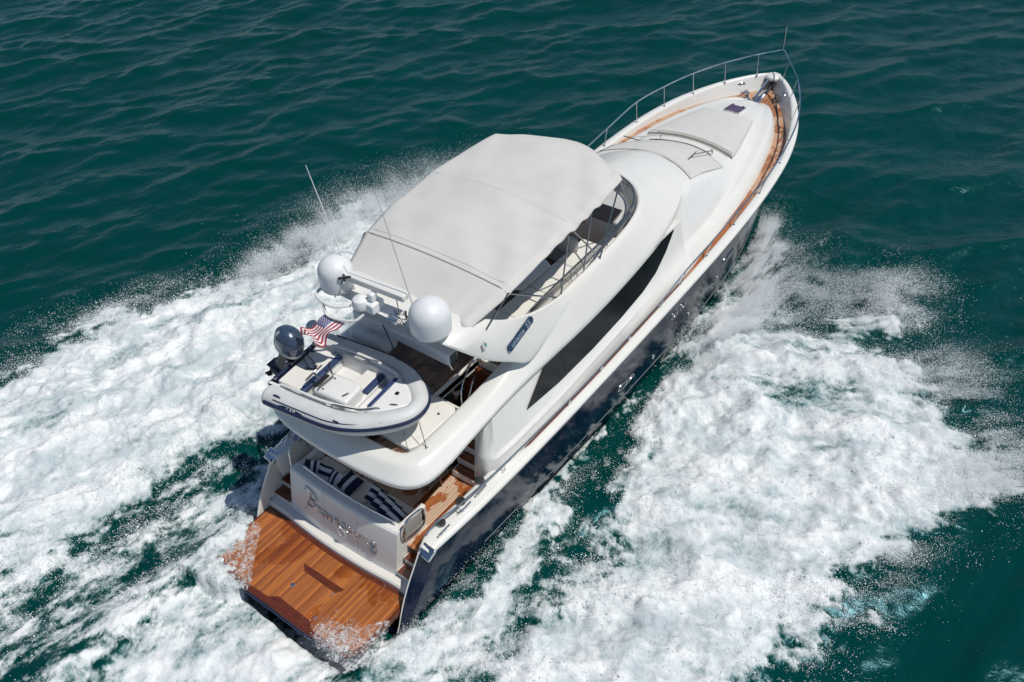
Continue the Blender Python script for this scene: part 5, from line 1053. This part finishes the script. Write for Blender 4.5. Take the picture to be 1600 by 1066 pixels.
def gs(A, x, y):
    A = A[NX0:NX1, NY0:NY1]; u = np.clip((x - fx[0]) / step, 0, len(fx) - 1.01); v = np.clip((y - fy[0]) / step, 0, len(fy) - 1.01); i = u.astype(int); j = v.astype(int); a = u - i; b = v - j
    return A[i, j] * (1 - a) * (1 - b) + A[i + 1, j] * a * (1 - b) + A[i, j + 1] * (1 - a) * b + A[i + 1, j + 1] * a * b
FT = np.clip(np.maximum(s1, s3), -6, 6)
x, y = cand(7500000, -8, 21.5, -15, 16); Fv = gs(F, x, y); dd = gs(FT, x, y); st = streak(x, y)
cl = np.clip(.45 + .55 * st, 0.0, 2.2)
pe = np.where(dd < 0, np.exp(dd / np.where((x < 13) & (y < -9), .28, .42)) * .38, np.exp(-dd / 2.2) * .20 + .035) * cl * (dd > -2.6)
inh = (np.abs(y) < 3.05) & (x > -1.6) & (x < 21)
pe = np.where((Fv < .25) & (np.abs(y) < 5.2) & (x < 14), pe * .08, np.where(Fv < .25, pe * .55, pe)); pe = np.maximum(pe, ((Fv > .42) & (Fv < .75)) * .035 * cl)
keep = (rng.random(len(x)) < pe) & ~inh
x, y, dd, st = x[keep], y[keep], dd[keep], st[keep]; hz = gs(Hh, x, y)
z = hz + rng.exponential(1, len(x)) * np.where(dd > 0, .10, .08 + .10 * np.clip(-dd, 0, 2)); r = rng.gamma(2.0, .0017, len(x)) + .0018; r = np.where(rng.random(len(x)) < .003, r * 2, r)
PP.append(np.stack([x, y, z], 1)); RR.append(r)
def puff(n, c, s, r0=.0048, tilt=(0, 0, 0)):
    n = int(n * 2.9); P = rng.normal(0, 1, (n, 3)) * np.array(s); P[:, 2] = np.abs(P[:, 2]); P = P + np.array(c) + P[:, :1] * np.array(tilt)
    k = rng.random(n) < np.clip(.42 + .5 * streak(P[:, 0] + P[:, 2] * .6, P[:, 1] + P[:, 2] * .4), .04, 1); P = P[k]; PP.append(P); RR.append(rng.gamma(2.0, r0 / 5.0, len(P)) + .0014)
puff(60000, (18.8, -3.1, .0), (.8, .25, .24), .006, (0, .3, .0)); puff(90000, (17.3, -3.4, .0), (1.4, .40, .30), .006, (0, .25, .0)); puff(80000, (14.4, -4.4, .1), (1.6, .7, .42), .006)
puff(26000, (17.6, -5.4, .1), (1.0, 1.2, .25), .005); puff(26000, (18.6, -7.7, .15), (.8, .6, .30), .006); puff(26000, (15.4, -10.4, .1), (.9, .9, .28), .005)
puff(30000, (12.8, -12.4, .15), (.9, .7, .28), .006); puff(12000, (9.5, -11.3, .1), (1.6, .4, .22), .006); puff(26000, (14.3, -7.6, .4), (1.8, 1.4, .3), .005)
puff(80000, (13.6, 10.0, .3), (2.0, .75, .50), .005, (0, -.25, 0)); puff(50000, (11.0, 10.8, .3), (1.6, .5, .50), .006); puff(20000, (8.2, 11.2, .2), (.8, .5, .35), .006)
puff(12000, (3.0, 13.3, .2), (1.6, .4, .2), .007); puff(8000, (-1.0, 14.6, .1), (1.6, .4, .2), .007)
for s in (-1, 1): puff(9000, (-.2, s * 2.95, .05), (1.2, .25, .16), .005)
puff(9000, (2.6, -3.35, .1), (2.4, .22, .14), .006); puff(3000, (-1.2, -1.9, .50), (.25, .45, .05), .005); puff(3500, (-.9, 2.45, .48), (.45, .25, .09), .005)
P = np.concatenate(PP); R = np.concatenate(RR); ok = ~((np.abs(P[:, 1]) < np.interp(P[:, 0], [-1, 10, 14, 17, 19, 20.5, 22], [2.6, 2.9, 2.9, 2.8, 2.5, 2.1, 1.2])) & (P[:, 0] > -.6) & (P[:, 0] < 22)) ; P, R = P[ok], R[ok]
print('droplets', len(P))
points_obj('sea_spray', P, R, DROP, 'white spray droplets flying off the bow waves and wake')
# sheets of water washing over the platform corners (thin foam films)
def wash(name, poly, label, z=.512):
    A = np.array(poly); cx, cy = A.mean(0); n = 46; rows = []
    P = [Vector((p[0], p[1], 0)) for p in poly]; ring = cr(P, 8, True); g = G(); layers = []
    for k in range(12):
        t = k / 11; layers.append([Vector((cx + (p.x - cx) * t * (1 + .05 * math.sin(i * 1.7)), cy + (p.y - cy) * t * (1 + .05 * math.sin(i * 2.3)), z + .03 * (1 - t) ** .5 + .006 * math.sin(i * 2.1 + k * 1.3))) for i, p in enumerate(ring)])
    g.grid(layers, closed_u=True); o = g.build(name, WASHM, None); o['kind'] = 'stuff'; o['label'] = label; return o
WASHM = bpy.data.materials.new('wash_foam'); WASHM.use_nodes = True; nt = WASHM.node_tree; bb = nt.nodes['Principled BSDF']; bb.inputs['Base Color'].default_value = (.8, .82, .82, 1); bb.inputs['Roughness'].default_value = .5
tcx = nt.nodes.new('ShaderNodeTexCoord'); nzx = nt.nodes.new('ShaderNodeTexNoise'); nzx.inputs['Scale'].default_value = 7; nzx.inputs['Detail'].default_value = 8; nzx.inputs['Roughness'].default_value = .7; nzx.inputs['Distortion'].default_value = 1.0; nt.links.new(tcx.outputs['Object'], nzx.inputs['Vector'])
mr_ = nt.nodes.new('ShaderNodeMapRange'); mr_.inputs[1].default_value = .46; mr_.inputs[2].default_value = .66; mr_.inputs[3].default_value = .04; mr_.inputs[4].default_value = .8; nt.links.new(nzx.outputs[0], mr_.inputs[0]); nt.links.new(mr_.outputs[0], bb.inputs['Alpha'])
wash('platform_wash', [(-1.58, -2.6), (-1.62, -1.6), (-1.30, -1.15), (-.95, -1.35), (-.78, -1.9), (-.45, -2.2), (-.2, -2.42), (-.4, -2.62), (-1.0, -2.75)], 'thin foamy water washing over the starboard aft corner of the swim platform')
wash('platform_wash', [(-1.55, .95), (-1.2, 1.15), (-.8, 1.50), (-.45, 1.8), (-.05, 2.15), (-.15, 2.5), (-1.0, 2.3), (-1.6, 1.6)], 'thin foamy water washing over the port edge of the swim platform')
